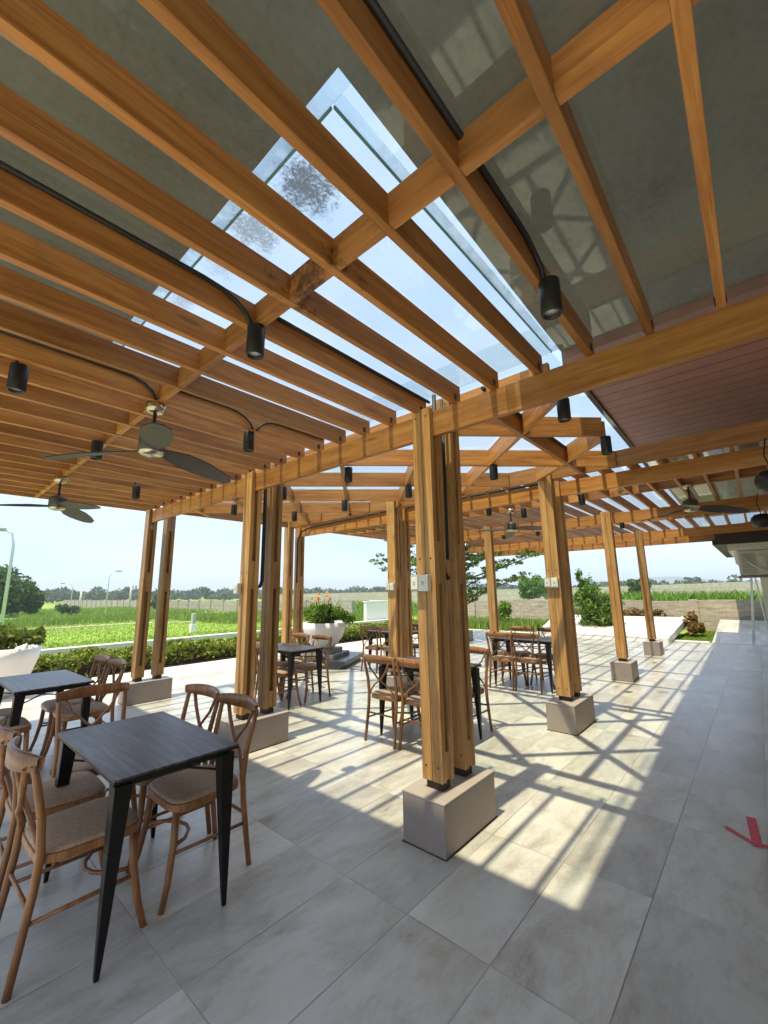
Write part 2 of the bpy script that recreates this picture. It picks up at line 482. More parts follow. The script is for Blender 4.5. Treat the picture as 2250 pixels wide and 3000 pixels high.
# ------------------------------------------------------------------ mesh helpers
class MB:
    def __init__(s):
        s.v, s.f, s.smooth = [], [], []
    def add(s, verts, faces, smooth=False):
        o = len(s.v)
        s.v += [tuple(p) for p in verts]
        s.f += [tuple(i + o for i in f) for f in faces]
        s.smooth += [smooth] * len(faces)
        return s
    def box(s, x0, x1, y0, y1, z0, z1, mat=None):
        p = [(x0, y0, z0), (x1, y0, z0), (x1, y1, z0), (x0, y1, z0), (x0, y0, z1), (x1, y0, z1), (x1, y1, z1), (x0, y1, z1)]
        if mat is not None:
            p = [mat @ Vector(q) for q in p]
        return s.add(p, [(0, 3, 2, 1), (4, 5, 6, 7), (0, 1, 5, 4), (1, 2, 6, 5), (2, 3, 7, 6), (3, 0, 4, 7)])
    def frustum(s, c0, c1, w0, w1, d0=None, d1=None):
        d0, d1 = d0 or w0, d1 or w1
        p = []
        for c, w, d in ((c0, w0, d0), (c1, w1, d1)):
            for sx, sy in ((-1, -1), (1, -1), (1, 1), (-1, 1)):
                p.append((c[0] + sx * w / 2, c[1] + sy * d / 2, c[2]))
        f = [(0, 3, 2, 1), (4, 5, 6, 7), (0, 1, 5, 4), (1, 2, 6, 5), (2, 3, 7, 6), (3, 0, 4, 7)]
        return s.add(p, f)
    def tube(s, pts, r, seg=10, caps=True, flat=None):
        pts = [Vector(p) for p in pts]
        n = len(pts)
        rs = r if isinstance(r, (list, tuple)) else [r] * n
        rings = []
        prev = None
        for i, p in enumerate(pts):
            d = (pts[min(i + 1, n - 1)] - pts[max(i - 1, 0)]).normalized()
            if prev is None:
                a = Vector((0, 0, 1)) if abs(d.z) < 0.9 else Vector((1, 0, 0))
                u = d.cross(a).normalized()
            else:
                u = (prev - d * prev.dot(d)).normalized()
            prev = u
            w = d.cross(u)
            k = flat or 1.0
            rings.append([p + (u * math.cos(t) + w * math.sin(t) * k) * rs[i] for t in (2 * math.pi * j / seg for j in range(seg))])
        v = [q for ring in rings for q in ring]
        f = []
        for i in range(n - 1):
            for j in range(seg):
                k = (j + 1) % seg
                f.append((i * seg + j, i * seg + k, (i + 1) * seg + k, (i + 1) * seg + j))
        s.add(v, f, True)
        if caps:
            o = len(s.v) - len(v)
            s.f += [tuple(o + j for j in reversed(range(seg))), tuple(o + (n - 1) * seg + j for j in range(seg))]
            s.smooth += [False, False]
        return s
    def lathe(s, prof, c=(0, 0, 0), seg=24, smooth=True):
        v, f = [], []
        for r, z in prof:
            for j in range(seg):
                t = 2 * math.pi * j / seg
                v.append((c[0] + r * math.cos(t), c[1] + r * math.sin(t), c[2] + z))
        for i in range(len(prof) - 1):
            for j in range(seg):
                k = (j + 1) % seg
                f.append((i * seg + j, i * seg + k, (i + 1) * seg + k, (i + 1) * seg + j))
        return s.add(v, f, smooth)
    def prism(s, poly, z0, z1):
        n = len(poly)
        v = [(x, y, z0) for x, y in poly] + [(x, y, z1) for x, y in poly]
        f = [tuple(reversed(range(n))), tuple(range(n, 2 * n))]
        f += [(i, (i + 1) % n, n + (i + 1) % n, n + i) for i in range(n)]
        return s.add(v, f)
    def build(s, name, mat, parent=None, bevel=0.0, local=False):
        L = Vector((0, 0, 0))
        if parent is not None and not local:
            q = parent
            while q is not None:
                L += q.location
                q = q.parent
        me = bpy.data.meshes.new(name)
        me.from_pydata([(p[0] - L.x, p[1] - L.y, p[2] - L.z) for p in s.v], [], s.f)
        me.polygons.foreach_set('use_smooth', s.smooth)
        me.update()
        me.materials.append(mat)
        o = bpy.data.objects.new(name, me)
        col.objects.link(o)
        if parent is not None:
            o.parent = parent
        if bevel:
            b = o.modifiers.new('bevel', 'BEVEL')
            b.width, b.segments, b.limit_method = bevel, 2, 'ANGLE'
        return o

def tag(o, label, cat, group=None):
    o['label'], o['category'] = label, cat
    if group:
        o['group'] = group
    return o
def thing(name, label, cat, loc=(0, 0, 0), rz=0.0, group=None):
    o = bpy.data.objects.new(name, None)
    o.empty_display_size = 0.2
    col.objects.link(o)
    o.location = loc
    o.rotation_euler = (0, 0, rz)
    return tag(o, label, cat, group)
def struct(o):
    o['kind'] = 'structure'
    return o
def stuff(o, label, cat):
    o['kind'] = 'stuff'
    return tag(o, label, cat)
def dup(root, loc, rz, label):
    r = root.copy()
    col.objects.link(r)
    r.location = loc
    r.rotation_euler = (0, 0, rz)
    r['label'] = label
    for ch in list(root.children):
        c = ch.copy()
        col.objects.link(c)
        c.parent = r
        for g in list(ch.children):
            d = g.copy()
            col.objects.link(d)
            d.parent = c
    return r
def box1(name, mat, x0, x1, y0, y1, z0, z1, bevel=0.0, parent=None):
    return MB().box(x0, x1, y0, y1, z0, z1).build(name, mat, parent, bevel)

def leaf_mesh(name, pts, mat, size, parent=None, aspect=0.5, up_bias=0.0, var=0.5, origin=(0, 0, 0)):
    """many leaf-sized diamond faces at the given points"""
    pts = np.asarray(pts, float) - np.asarray(origin)
    n = len(pts)
    d = rng.normal(size=(n, 3))
    d /= np.linalg.norm(d, axis=1)[:, None]
    nrm = rng.normal(size=(n, 3)) + np.array([0, 0, up_bias])
    u = np.cross(d, nrm)
    u /= np.linalg.norm(u, axis=1)[:, None] + 1e-9
    sz = size * (1 + var * (rng.random(n) - 0.5) * 2)[:, None]
    a, b = d * sz * 0.5, u * sz * aspect * 0.5
    V = np.stack([pts - a, pts + b * 1.0, pts + a, pts - b * 1.0], 1).reshape(-1, 3)
    me = bpy.data.meshes.new(name)
    me.vertices.add(4 * n)
    me.vertices.foreach_set('co', V.ravel())
    me.loops.add(4 * n)
    me.loops.foreach_set('vertex_index', np.arange(4 * n))
    me.polygons.add(n)
    me.polygons.foreach_set('loop_start', np.arange(0, 4 * n, 4))
    me.polygons.foreach_set('loop_total', np.full(n, 4))
    me.update()
    me.validate()
    me.materials.append(mat)
    o = bpy.data.objects.new(name, me)
    col.objects.link(o)
    if parent is not None:
        o.parent = parent
    return o
def blade_mesh(name, base, h, w, mat, lean=0.35):
    base = np.asarray(base, float)
    n = len(base)
    hh = h * (0.6 + 0.8 * rng.random(n))
    ang = rng.random(n) * 2 * np.pi
    side = np.stack([np.cos(ang), np.sin(ang), np.zeros(n)], 1) * w * 0.5
    la = rng.random(n) * 2 * np.pi
    ln = np.stack([np.cos(la), np.sin(la), np.zeros(n)], 1) * (hh * lean * rng.random(n))[:, None]
    upv = np.zeros((n, 3))
    upv[:, 2] = hh
    V = np.stack([base - side, base + side, base + upv * 0.6 + ln * 0.35 + side * 0.7, base + upv + ln, base + upv * 0.6 + ln * 0.35 - side * 0.7], 1).reshape(-1, 3)
    me = bpy.data.meshes.new(name)
    me.vertices.add(5 * n)
    me.vertices.foreach_set('co', V.ravel())
    me.loops.add(5 * n)
    me.loops.foreach_set('vertex_index', np.arange(5 * n))
    me.polygons.add(n)
    me.polygons.foreach_set('loop_start', np.arange(0, 5 * n, 5))
    me.polygons.foreach_set('loop_total', np.full(n, 5))
    me.update()
    me.validate()
    me.materials.append(mat)
    o = bpy.data.objects.new(name, me)
    col.objects.link(o)
    return o
def clump_points(center, radii, n, clumps=9, spread=0.62, cr=0.42, flat_bottom=False):
    """leaf positions gathered in uneven clumps inside an ellipsoid"""
    c, r = np.array(center, float), np.array(radii, float)
    d = rng.normal(size=(clumps, 3))
    d /= np.linalg.norm(d, axis=1)[:, None]
    cc = d * (spread * (0.55 + 0.6 * rng.random(clumps)))[:, None]
    if flat_bottom:
        cc[:, 2] = np.abs(cc[:, 2]) - 0.25
    cs = cr * (0.6 + 0.8 * rng.random(clumps))
    k = rng.integers(0, clumps, n)
    q = rng.normal(size=(n, 3))
    q /= np.linalg.norm(q, axis=1)[:, None]
    q *= (rng.random(n) ** 0.45)[:, None]
    return c + (cc[k] + q * cs[k][:, None]) * r
def trunk_mb(base, top, r0, r1, limbs, limb_r=0.4):
    mb = MB()
    b, t = Vector(base), Vector(top)
    mid = b.lerp(t, 0.5) + Vector((r0 * 0.5, -r0 * 0.4, 0))
    mb.tube([b, mid, t], [r0, (r0 + r1) / 2, r1], 8)
    for l in limbs:
        l = Vector(l)
        s0 = b.lerp(t, 0.55 + 0.4 * random.random())
        mb.tube([s0, s0.lerp(l, 0.5) + Vector((0, 0, 0.08 * (l - s0).length)), l], [r1 * 0.8, r1 * 0.5, r1 * 0.2], 6)
    return mb

# ------------------------------------------------------------------ ground
struct(box1('terrace_floor', M['tile'], -9, 14.85, -6, 8.35, -0.30, 0.0))
struct(MB().box(14.85, 15.15, 1.25, 8.35, -0.30, -0.001).box(-9, 15.15, 8.35, 9.62, -0.30, -0.001).build('terrace_border', M['paving']))
lawn = MB()
gx = [-400, -60, -20, 0, 8, 15.2, 20, 30, 60, 200, 900]
gy = [-500, -60, -8, 0, 9, 15, 25, 40, 70, 160, 900]
lv = [(x, y, -0.06 - (0.0 if x * x + y * y < 5000 else 0.4)) for y in gy for x in gx]
lf = [(j * len(gx) + i, j * len(gx) + i + 1, (j + 1) * len(gx) + i + 1, (j + 1) * len(gx) + i) for j in range(len(gy) - 1) for i in range(len(gx) - 1)]
struct(lawn.add(lv, lf).build('lawn', M['lawn']))
struct(box1('kerb', M['kerb'], -30, 19.0, 14.65, 15.05, -0.2, 0.09))
struct(MB().add([(-20, 26.6, -0.045), (9, 26.6, -0.045), (12, 24, -0.045), (19, 18.5, -0.045), (19, 19.0, -0.045), (12.4, 24.8, -0.045), (9.3, 27.6, -0.045), (-20, 27.8, -0.045)], [(0, 1, 6, 7), (1, 2, 5, 6), (2, 3, 4, 5)]).build('path', M['dirt']))
struct(box1('garden_bed', M['soil'], -9, 14.0, 9.62, 10.9, -0.2, -0.02))
# ramps beyond the terrace
rm = MB()
rm.add([(14.0, 2.20, 0.012), (14.0, 5.6, 0.012), (17.6, 6.2, 0.40), (17.6, 2.10, 0.40), (14.0, 2.20, -0.10), (14.0, 5.6, -0.10), (17.6, 6.2, 0.26), (17.6, 2.10, 0.26)],
       [(0, 3, 2, 1), (4, 5, 6, 7), (0, 4, 7, 3), (3, 7, 6, 2), (2, 6, 5, 1), (1, 5, 4, 0)])
ramp_root = struct(rm.build('ramp_path', M['paving']))
rk = MB()
for (y0, y1, ya, yb) in ((2.06, 2.24, 1.96, 2.14), (5.52, 5.70, 6.12, 6.30)):
    rk.add([(14.0, y0, 0.13), (14.0, y1, 0.13), (17.62, yb, 0.52), (17.62, ya, 0.52), (14.0, y0, -0.02), (14.0, y1, -0.02), (17.62, yb, 0.26), (17.62, ya, 0.26)],
           [(0, 3, 2, 1), (4, 5, 6, 7), (0, 4, 7, 3), (3, 7, 6, 2), (2, 6, 5, 1), (1, 5, 4, 0)])
rk.box(17.5, 17.66, 2.14, 6.12, 0.22, 0.50)
struct(rk.build('ramp_kerb', M['white']))
wk = MB().add([(14.85, 1.18, 0.004), (14.85, -4, 0.004), (19, -4, 0.38), (19, 1.18, 0.38), (14.85, 1.18, -0.3), (19, 1.18, -0.3)], [(0, 1, 2, 3), (0, 3, 5, 4)])
struct(wk.build('walkway', M['tile']))

# ------------------------------------------------------------------ canopy building
bld = thing('building', 'building with grey concrete canopy, brown boarded soffit and pale walls over the terrace', 'building', (0, -2.0, 0))
def ye(x):
    return 0.95 + 0.02 * (x - 0.87)
sl = MB()
sl.prism([(-1.05, -1.7), (3.46, -1.7), (3.46, ye(3.46)), (0.85, ye(0.87)), (0.85, 7.0), (-1.05, 7.0)], 3.5, 3.8)
sl.build('concrete_canopy', M['slab'], bld)
MB().prism([(3.66, -1.7), (7.9, -1.7), (7.9, ye(7.9)), (3.66, ye(3.66))], 3.49, 3.62).build('boarded_soffit', M['soffit'], bld)
ft = MB()
ft.box(3.462, 3.50, -1.7, ye(3.46) - 0.01, 3.42, 3.75).box(3.50, 3.66, -1.7, ye(3.5) - 0.006, 3.44, 3.75)
ft.build('brown_fascia', M['brown_trim'], bld)
MB().prism([(3.66, ye(3.66) + 0.001), (7.9, ye(7.9) + 0.001), (7.9, ye(7.9) + 0.05), (3.66, ye(3.66) + 0.05)], 3.46, 3.75).build('eave_trim', M['eave'], bld)
MB().prism([(7.9, -3.4), (15.2, -3.4), (15.2, ye(15.2)), (7.9, ye(7.9))], 3.495, 3.7).build('pale_soffit', M['render'], bld)
MB().box(-0.9, 12.9, -2.2, -2.0, 0, 3.45).build('unseen_rear_wall', M['rear'], bld)  # unseen wall, added to darken the rafter sides that face it
# far block with its low eave
MB().box(14.9, 19.0, -4, -0.05, 0.0, 2.25).build('side_wall', M['render'], bld)
MB().prism([(12.9, -4), (19, -4), (19, 0.72), (12.9, 0.72)], 2.50, 2.62).prism([(12.9, -4), (19, -4), (19, 0.66), (12.9, 0.66)], 2.62, 2.88).build('dark_eave', M['eave'], bld)
MB().prism([(13.0, -4), (19, -4), (19, 0.45), (13.0, 0.45)], 2.34, 2.50).prism([(13.45, -4), (19, -4), (19, 0.36), (13.45, 0.36)], 2.06, 2.34).build('stepped_cornice', M['white'], bld)
MB().add([(12.9, 0.70, 2.9), (19, 0.70, 2.9), (19, -4, 3.46), (12.9, -4, 3.46)], [(0, 1, 2, 3)]).build('metal_roof', M['roof_pink'], bld)
MB().box(15.0, 15.35, -0.3, -0.04, 0, 2.06).build('white_pillar', M['white'], bld)

# glass upstand strips round the canopy opening
g1 = MB().box(0.852, 0.915, ye(0.87) + 0.002, 6.9, 3.492, 3.50).box(0.916, 3.4, ye(1) + 0.05, ye(1) + 0.10, 3.492, 3.50)
tag(g1.build('glass_flashing', M['glass_strip']), 'pale blue glass flashing along the edges of the concrete canopy', 'glass strip')
g2 = MB().box(0.917, 0.925, ye(0.87) + 0.12, 6.9, 3.485, 3.50).box(0.926, 3.4, ye(1) + 0.102, ye(1) + 0.110, 3.485, 3.50)
teal = simple('teal_glass_edge', (0.20, 0.42, 0.42), 0.2)
tag(g2.build('flashing_edge', teal), 'thin teal edge strip bordering the open corner of the concrete canopy', 'edge strip')

# ------------------------------------------------------------------ pergolas
def post_single(parent, cx, cy, z1, m, w=0.155, zb=0.285, slot=True):
    """laminated post of two boards with filler blocks between them, on a dark steel foot"""
    mb = MB()
    hw = w / 2
    for x0, x1 in ((cx - 0.065, cx - 0.022), (cx + 0.022, cx + 0.065)):
        mb.box(x0, x1, cy - hw, cy - 0.0015, zb + 0.05, z1).box(x0, x1, cy + 0.0015, cy + hw, zb + 0.05, z1)
    for za, zb2 in ((zb + 0.06, zb + 0.22), (1.55, 1.84)):
        mb.box(cx - 0.0215, cx + 0.0215, cy - hw + 0.004, cy + hw - 0.004, za, zb2)
    mb.box(cx - 0.0215, cx + 0.0215, cy - 0.028, cy + 0.028, zb + 0.22, 1.55).box(cx - 0.0215, cx + 0.0215, cy - 0.028, cy + 0.028, 1.84, 2.5)
    p = mb.build('post', M['wood_z'], parent, 0.003)
    ft = MB().box(cx - 0.045, cx + 0.045, cy - 0.058, cy + 0.058, zb, zb + 0.052)
    ft.build('steel_foot', M['steel_dark'], p)
    for zz in (0.42, 1.72, z1 - 0.06):
        for s in (-1, 1):
            MB().tube([(cx - 0.068, cy + s * 0.045, zz), (cx - 0.06, cy + s * 0.045, zz)], 0.006, 8).build('bolt', M['steel_dark'], p)
    return p
def plinth(parent, x0, x1, y0, y1, h=0.285):
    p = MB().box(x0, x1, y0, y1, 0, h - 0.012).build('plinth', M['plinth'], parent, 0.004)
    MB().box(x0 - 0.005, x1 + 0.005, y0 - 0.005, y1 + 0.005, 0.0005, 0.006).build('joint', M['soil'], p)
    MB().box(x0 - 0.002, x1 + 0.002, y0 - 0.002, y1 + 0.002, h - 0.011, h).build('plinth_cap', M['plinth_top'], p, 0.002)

near = thing('pergola', 'near timber pergola over the front tables with closely spaced rafters', 'pergola', (2.54, 3.0, 0))
midp = thing('pergola', 'middle timber pergola section with diagonal crossing rafters under glass', 'pergola', (4.0, 3.5, 0))
farp = thing('pergola', 'far timber pergola on single posts beside the white ramp', 'pergola', (8.2, 3.0, 0))

YE = 7.03
PY = {'n': (1.69, 4.03, 6.93), 'm': (1.78, 4.24, 7.0)}
# near: posts, beams
for cy in PY['n']:
    plinth(near, 2.23, 2.845, cy - 0.155, cy + 0.155)
    post_single(near, 2.405, cy, 2.81, M)
    post_single(near, 2.675, cy, 2.995, M)
box1('beam', M['wood_y'], 2.385, 2.425, -2.5, YE, 2.60, 2.79, 0.003, near)
box1('beam', M['wood_y'], -0.90, -0.86, -1.7, YE, 2.60, 2.79, 0.003, near)
ys = [-0.045 + 0.2945 * k for k in range(-7, 25)]
for y in ys:
    box1('rafter', M['wood_x'], -1.0, 2.44, y - 0.0185, y + 0.0185, 2.793, 2.928, 0.003, near)
for a, b in zip(ys[:-1], ys[1:]):
    box1('blocking', M['wood_y'], 0.978, 1.016, a + 0.019, b - 0.019, 2.798, 2.925, 0, near)
for y in ys:
    MB().box(2.36, 2.383, y - 0.024, y + 0.024, 2.81, 2.85).build('bracket', M['steel_dark'], near)
def sheet(name, mat, x0, x1, y0, y1, z, parent):
    return MB().add([(x0, y0, z), (x1, y0, z), (x1, y1, z), (x0, y1, z)], [(0, 1, 2, 3)]).build(name, mat, parent)
sheet('glass_roof', M['glass'], -1.05, 2.46, -1.7, YE + 0.05, 2.936, near)

# middle: twin high beams, frame and diagonal lattice
ZL0, ZL1 = 2.81, 2.995
box1('beam', M['wood_y'], 2.655, 2.695, 0.86, YE, ZL0, ZL1, 0.003, midp)
box1('beam', M['wood_y'], 5.01, 5.05, -2.5, YE + 0.05, ZL0, ZL1, 0.003, midp)
box1('edge_beam', M['wood_x'], 2.697, 5.008, 1.34, 1.38, ZL0 - 0.006, ZL1 - 0.003, 0.003, midp)
box1('edge_beam', M['wood_x'], 2.697, 5.008, YE - 0.08, YE - 0.04, ZL0 - 0.006, ZL1 - 0.003, 0.003, midp)
S2 = math.sqrt(2)
def lattice(kind, val, z0, z1, name):
    """kind p: x+y const ; kind q: x-y const. clipped to the bay"""
    xa, xb, ya, yb = 2.70, 5.005, 0.86, YE - 0.09
    ts = []
    if kind == 'p':
        s = val * S2
        x0, x1 = max(xa, s - yb), min(xb, s - ya)
        pt = lambda x: (x, s - x)
    else:
        s = val * S2
        x0, x1 = max(xa, s + ya), min(xb, s + yb)
        pt = lambda x: (x, x - s)
    if x1 - x0 < 0.12:
        return
    (ax, ay), (bx, by) = pt(x0), pt(x1)
    d = Vector((bx - ax, by - ay, 0))
    L = d.length
    mat = Matrix.Translation((ax, ay, 0)) @ Matrix.Rotation(math.atan2(d.y, d.x), 4, 'Z')
    MB().box(0, L, -0.0185, 0.0185, z0, z1, mat).build(name, M['wood_p' if kind == 'p' else 'wood_q'], midp, 0.003)
for k in range(7):
    lattice('p', 3.37 + 0.88 * k, ZL0 + 0.004, ZL1 - 0.004, 'lattice_rafter')
for q in (3.0, 2.21, 1.42, 0.62, -0.17, -0.97, -1.77, -2.57):
    lattice('q', q, ZL0, ZL1 - 0.008, 'lattice_rafter')
sheet('glass_roof', M['glass_mid'], 2.24, 5.30, 0.80, YE + 0.1, 3.004, midp)

# far pergola
for cy in PY['m']:
    plinth(midp, 4.83, 5.49, cy - 0.155, cy + 0.155, 0.29)
    post_single(midp, 5.03, cy, 3.0, M, zb=0.29)
    post_single(farp, 5.30, cy, 2.83, M, zb=0.29)
for cx, hy in ((8.13, 1.90), (8.13, 4.24), (8.13, 7.0), (11.5, 2.02), (11.5, 4.24), (11.5, 7.0)):
    plinth(farp, cx - 0.10, cx + 0.36, hy - 0.16, hy + 0.16, 0.29)
    post_single(farp, cx + 0.10, hy, 2.86, M, zb=0.29)
for i, bx in enumerate((5.30, 8.23, 11.6)):
    box1('beam', M['wood_y'], bx - 0.02, bx + 0.02, -2.5, YE + 0.05, 2.64, 2.82, 0.003, farp)
box1('beam', M['wood_y'], 13.4, 13.44, -2.5, YE + 0.05, 2.64, 2.82, 0.003, farp)
for k in range(-7, 25):
    y = 0.02 + 0.2945 * k
    box1('rafter', M['wood_x'], 5.12, 13.6, y - 0.0185, y + 0.0185, 2.823, 2.958, 0.003, farp)
for xx in (6.75, 9.9):
    for k in range(-7, 24):
        y = 0.02 + 0.2945 * k
        box1('blocking', M['wood_y'], xx - 0.019, xx + 0.019, y + 0.019, y + 0.2755, 2.828, 2.955, 0, farp)
sheet('glass_roof', M['glass'], 5.35, 13.7, -2.4, YE + 0.08, 2.966, farp)

# ------------------------------------------------------------------ downlights, fans, switches, conduits
def downlight_proto():
    t = thing('downlight', 'x', 'light', (0, 0, 0), 0, 'black cylinder downlights under the pergolas')
    b = MB().lathe([(0.0, 0.0), (0.041, 0.0), (0.043, -0.004), (0.043, -0.152), (0.041, -0.155), (0.034, -0.155), (0.033, -0.135)], seg=24)
    b.build('lamp_body', M['black'], t, local=True)
    MB().lathe([(0.0, -0.137), (0.033, -0.137), (0.0335, -0.1395), (0.0, -0.1395)], seg=20).build('lens', M['lens'], t, local=True)
    c = MB()
    c.tube([(-0.012, 0.012, -0.002), (-0.014, 0.02, 0.04), (-0.04, 0.024, 0.085), (-0.10, 0.024, 0.13), (-0.20, 0.024, 0.15)], 0.009, 8)
    c.build('conduit', M['rubber'], t, local=True)
    return t
dl0 = downlight_proto()
DL = [
    (0.985, 1.69, 2.795, 'black downlight with curved cable above the near table, nearest the open skylight'),
    (0.27, 2.98, 2.795, 'black downlight half dark under near rafters at the left edge of the photo'),
    (1.70, 2.95, 2.795, 'black downlight between the big front post and the near ceiling fan'),
    (0.93, 4.06, 2.795, 'black downlight just behind the near ceiling fan blade'),
    (1.69, 5.44, 2.795, 'black downlight near the far left end of the near pergola, before the twin posts'),
    (1.66, 0.50, 2.795, 'black downlight hanging from a rafter below the shaded concrete canopy'),
    (2.90, 0.86, 2.81, 'black downlight at the lattice corner just under the main beam'),
    (3.92, 0.84, 2.81, 'black downlight on the free end of the outermost diagonal rafter'),
    (3.99, 1.95, 2.81, 'black downlight under a lattice crossing right of the big front post'),
    (2.98, 3.12, 2.81, 'black downlight under the lattice, highest one left of the big front post'),
    (3.00, 4.32, 2.81, 'black downlight under the lattice beside the second twin post'),
    (4.06, 4.33, 2.81, 'black downlight under the lattice above the switch post with conduits'),
    (4.06, 5.52, 2.81, 'black downlight at the far lattice near the end twin posts'),
    (3.10, 5.70, 2.81, 'black downlight at the far left of the lattice, left of the second twin post'),
    (4.03, 3.13, 2.81, 'black downlight under the lattice partly hidden behind the big front post'),
    (6.0, 3.06, 2.822, 'black downlight in far pergola just right of the big front post'),
    (6.62, 2.75, 2.822, 'black downlight in far pergola beside the fan'),
    (6.2, 1.72, 2.822, 'black downlight in far pergola right of the second twin post'),
    (9.3, 1.88, 2.822, 'black downlight in far pergola between the two single posts'),
    (9.1, 4.3, 2.822, 'black downlight deep in far pergola left of its inner single post'),
    (9.1, 3.5, 2.822, 'black downlight deep in far pergola below the fan blade'),
]
for i, (x, y, z, lab) in enumerate(DL):
    if i == 0:
        dl0.location = (x, y, z)
        dl0['label'] = lab
    else:
        d_ = dup(dl0, (x, y, z), 0, lab)
        if z == 2.81 or i in (2, 5):                                   # the lattice lamps hang without a cable
            for c_ in [c_ for c_ in d_.children if c_.name.startswith('conduit')]:
                bpy.data.objects.remove(c_)

for c_ in [c_ for c_ in dl0.children if c_.name.startswith('conduit')]:
    bpy.data.objects.remove(c_)

def fan_proto():
    t = thing('ceiling_fan', 'x', 'fan', (0, 0, 0), 0, 'ceiling fans under the pergolas')
    MB().lathe([(0, 0), (0.062, 0), (0.062, -0.05), (0.055, -0.055), (0.055, -0.062), (0.045, -0.066), (0.02, -0.075), (0, -0.075)]).build('mount', M['brass'], t, local=True)
    MB().tube([(0, 0, -0.07), (0, 0, -0.23)], 0.012, 10).build('rod', M['steel_dark'], t, local=True)
    MB().lathe([(0, -0.205), (0.03, -0.205), (0.055, -0.225), (0.078, -0.235), (0.082, -0.25), (0.082, -0.345), (0.078, -0.35)]).build('motor', M['fan_grey'], t, local=True)
    MB().lathe([(0.079, -0.348), (0.074, -0.362), (0.05, -0.372), (0, -0.375)]).build('motor_cap', M['brass'], t, local=True)
    for k in range(3):
        mb = MB()
        a = R(16 + 120 * k)
        ca, sa = math.cos(a), math.sin(a)
        rows = [(0.07, 0.03, -22, -0.330), (0.14, 0.05, -20, -0.332), (0.25, 0.078, -18, -0.336), (0.40, 0.088, -15, -0.346), (0.55, 0.078, -12, -0.358), (0.68, 0.054, -10, -0.370), (0.73, 0.012, -9, -0.376)]
        v = []
        for rr, hw, tw, z in rows:
            for s in (-1, 1):
                for dz in (0.004, -0.004):
                    lx, ly = rr * 0.94, s * hw - 0.015
                    zz = z - 0.02 * rr / 0.7 + s * hw * math.tan(R(tw)) + dz
                    v.append((lx * ca - ly * sa, lx * sa + ly * ca, zz))
        f = []
        for i in range(len(rows) - 1):
            o, q = 4 * i, 4 * i + 4
            f += [(o, q, q + 2, o + 2), (o + 1, o + 3, q + 3, q + 1), (o, o + 1, q + 1, q), (o + 2, q + 2, q + 3, o + 3)]
        n = 4 * (len(rows) - 1)
        f += [(n, n + 1, n + 3, n + 2), (0, 2, 3, 1)]
        mb.add(v, f, False)
        mb.build('blade', M['fan_blade'], t, local=True)
    return t
fan0 = fan_proto()
FANS = [
    (0.985, 2.95, 2.797, 0.0, 'dark bladed ceiling fan with nickel mount above the near tables'),
    (0.985, 5.60, 2.797, 0.6, 'ceiling fan at the far left seen against the sky'),
    (6.55, 2.95, 2.825, 0.25, 'ceiling fan in far pergola between the big front post and second twin post'),
    (10.6, 6.2, 2.825, 0.1, 'small distant ceiling fan before the layered tree'),
    (6.55, 0.52, 2.825, 0.9, 'ceiling fan in far pergola close to the building at the right'),
]
for i, (x, y, z, rz, lab) in enumerate(FANS):
    if i == 0:
        fan0.location, fan0.rotation_euler, fan0['label'] = (x, y, z), (0, 0, rz), lab
    else:
        dup(fan0, (x, y, z), rz, lab)

# switch boxes on the posts
def switch_box(x, y, z, w, label, twin=True):
    t = thing('switch_box', label, 'switch box', (x, y, z), 0, 'white electrical boxes on the posts')
    n = 2 if twin else 1
    for k in range(n):
        yy = (k - (n - 1) / 2) * w
        b = MB().box(-0.045, 0, yy - w / 2 + 0.0015, yy + w / 2 - 0.0015, -0.055, 0.055).build('box_body', M['white_plastic'] if k == 0 else M['grey_plastic'], t, 0.004, local=True)
        MB().box(-0.050, -0.0455, yy - w * 0.36, yy + w * 0.36, -0.042, 0.042).build('cover_plate', M['white_plastic'], b, 0.002, local=True)
        MB().box(-0.053, -0.0505, yy - 0.008, yy + 0.008, -0.012, 0.012).build('rocker', M['grey_plastic'], b, 0, local=True)
    return t
switch_box(2.336, 1.715, 1.555, 0.072, 'white twin switch box on the big front post')
switch_box(2.336, 4.10, 1.555, 0.085, 'single switch box on the second twin post at the left', False)
switch_box(4.962, 1.79, 1.575, 0.078, 'white twin socket box on the sunlit post right of centre')
switch_box(4.962, 4.24, 1.575, 0.075, 'white twin switch box on the post behind the middle table')

def conduit(pts, r, label):
    return tag(MB().tube(pts, r, 10).build('cable_conduit', M['rubber']), label, 'cable conduit', 'black cable conduits on the timber')
# up the gap of each twin post
conduit([(2.54, 1.70, 3.0), (2.54, 1.70, 2.5), (2.53, 1.68, 1.75), (2.535, 1.665, 1.62), (2.55, 1.64, 1.58)], 0.016, 'black conduit running down inside the big front post')
conduit([(2.56, 1.645, 2.95), (2.56, 1.645, 2.2), (2.55, 1.645, 1.72)], 0.011, 'thinner black conduit on the outer edge of the big front post')
conduit([(2.54, 4.00, 2.9), (2.54, 4.0, 2.2), (2.54, 4.0, 1.64), (2.52, 4.0, 1.58), (2.475, 4.0, 1.565), (2.45, 4.0, 1.565)], 0.020, 'thick black conduit bending into the second twin post at the left')
conduit([(5.17, 4.24, 2.95), (5.17, 4.24, 2.3), (5.17, 4.24, 1.72)], 0.022, 'black conduit in the gap of the post behind the middle table')
conduit([(5.17, 6.9, 1.7), (5.17, 6.9, 2.5), (5.2, 6.85, 2.72), (5.27, 6.6, 2.80), (5.27, 4.6, 2.845), (5.27, 1.9, 2.845)], 0.016, 'long black conduit along the far beam turning down the end twin post')
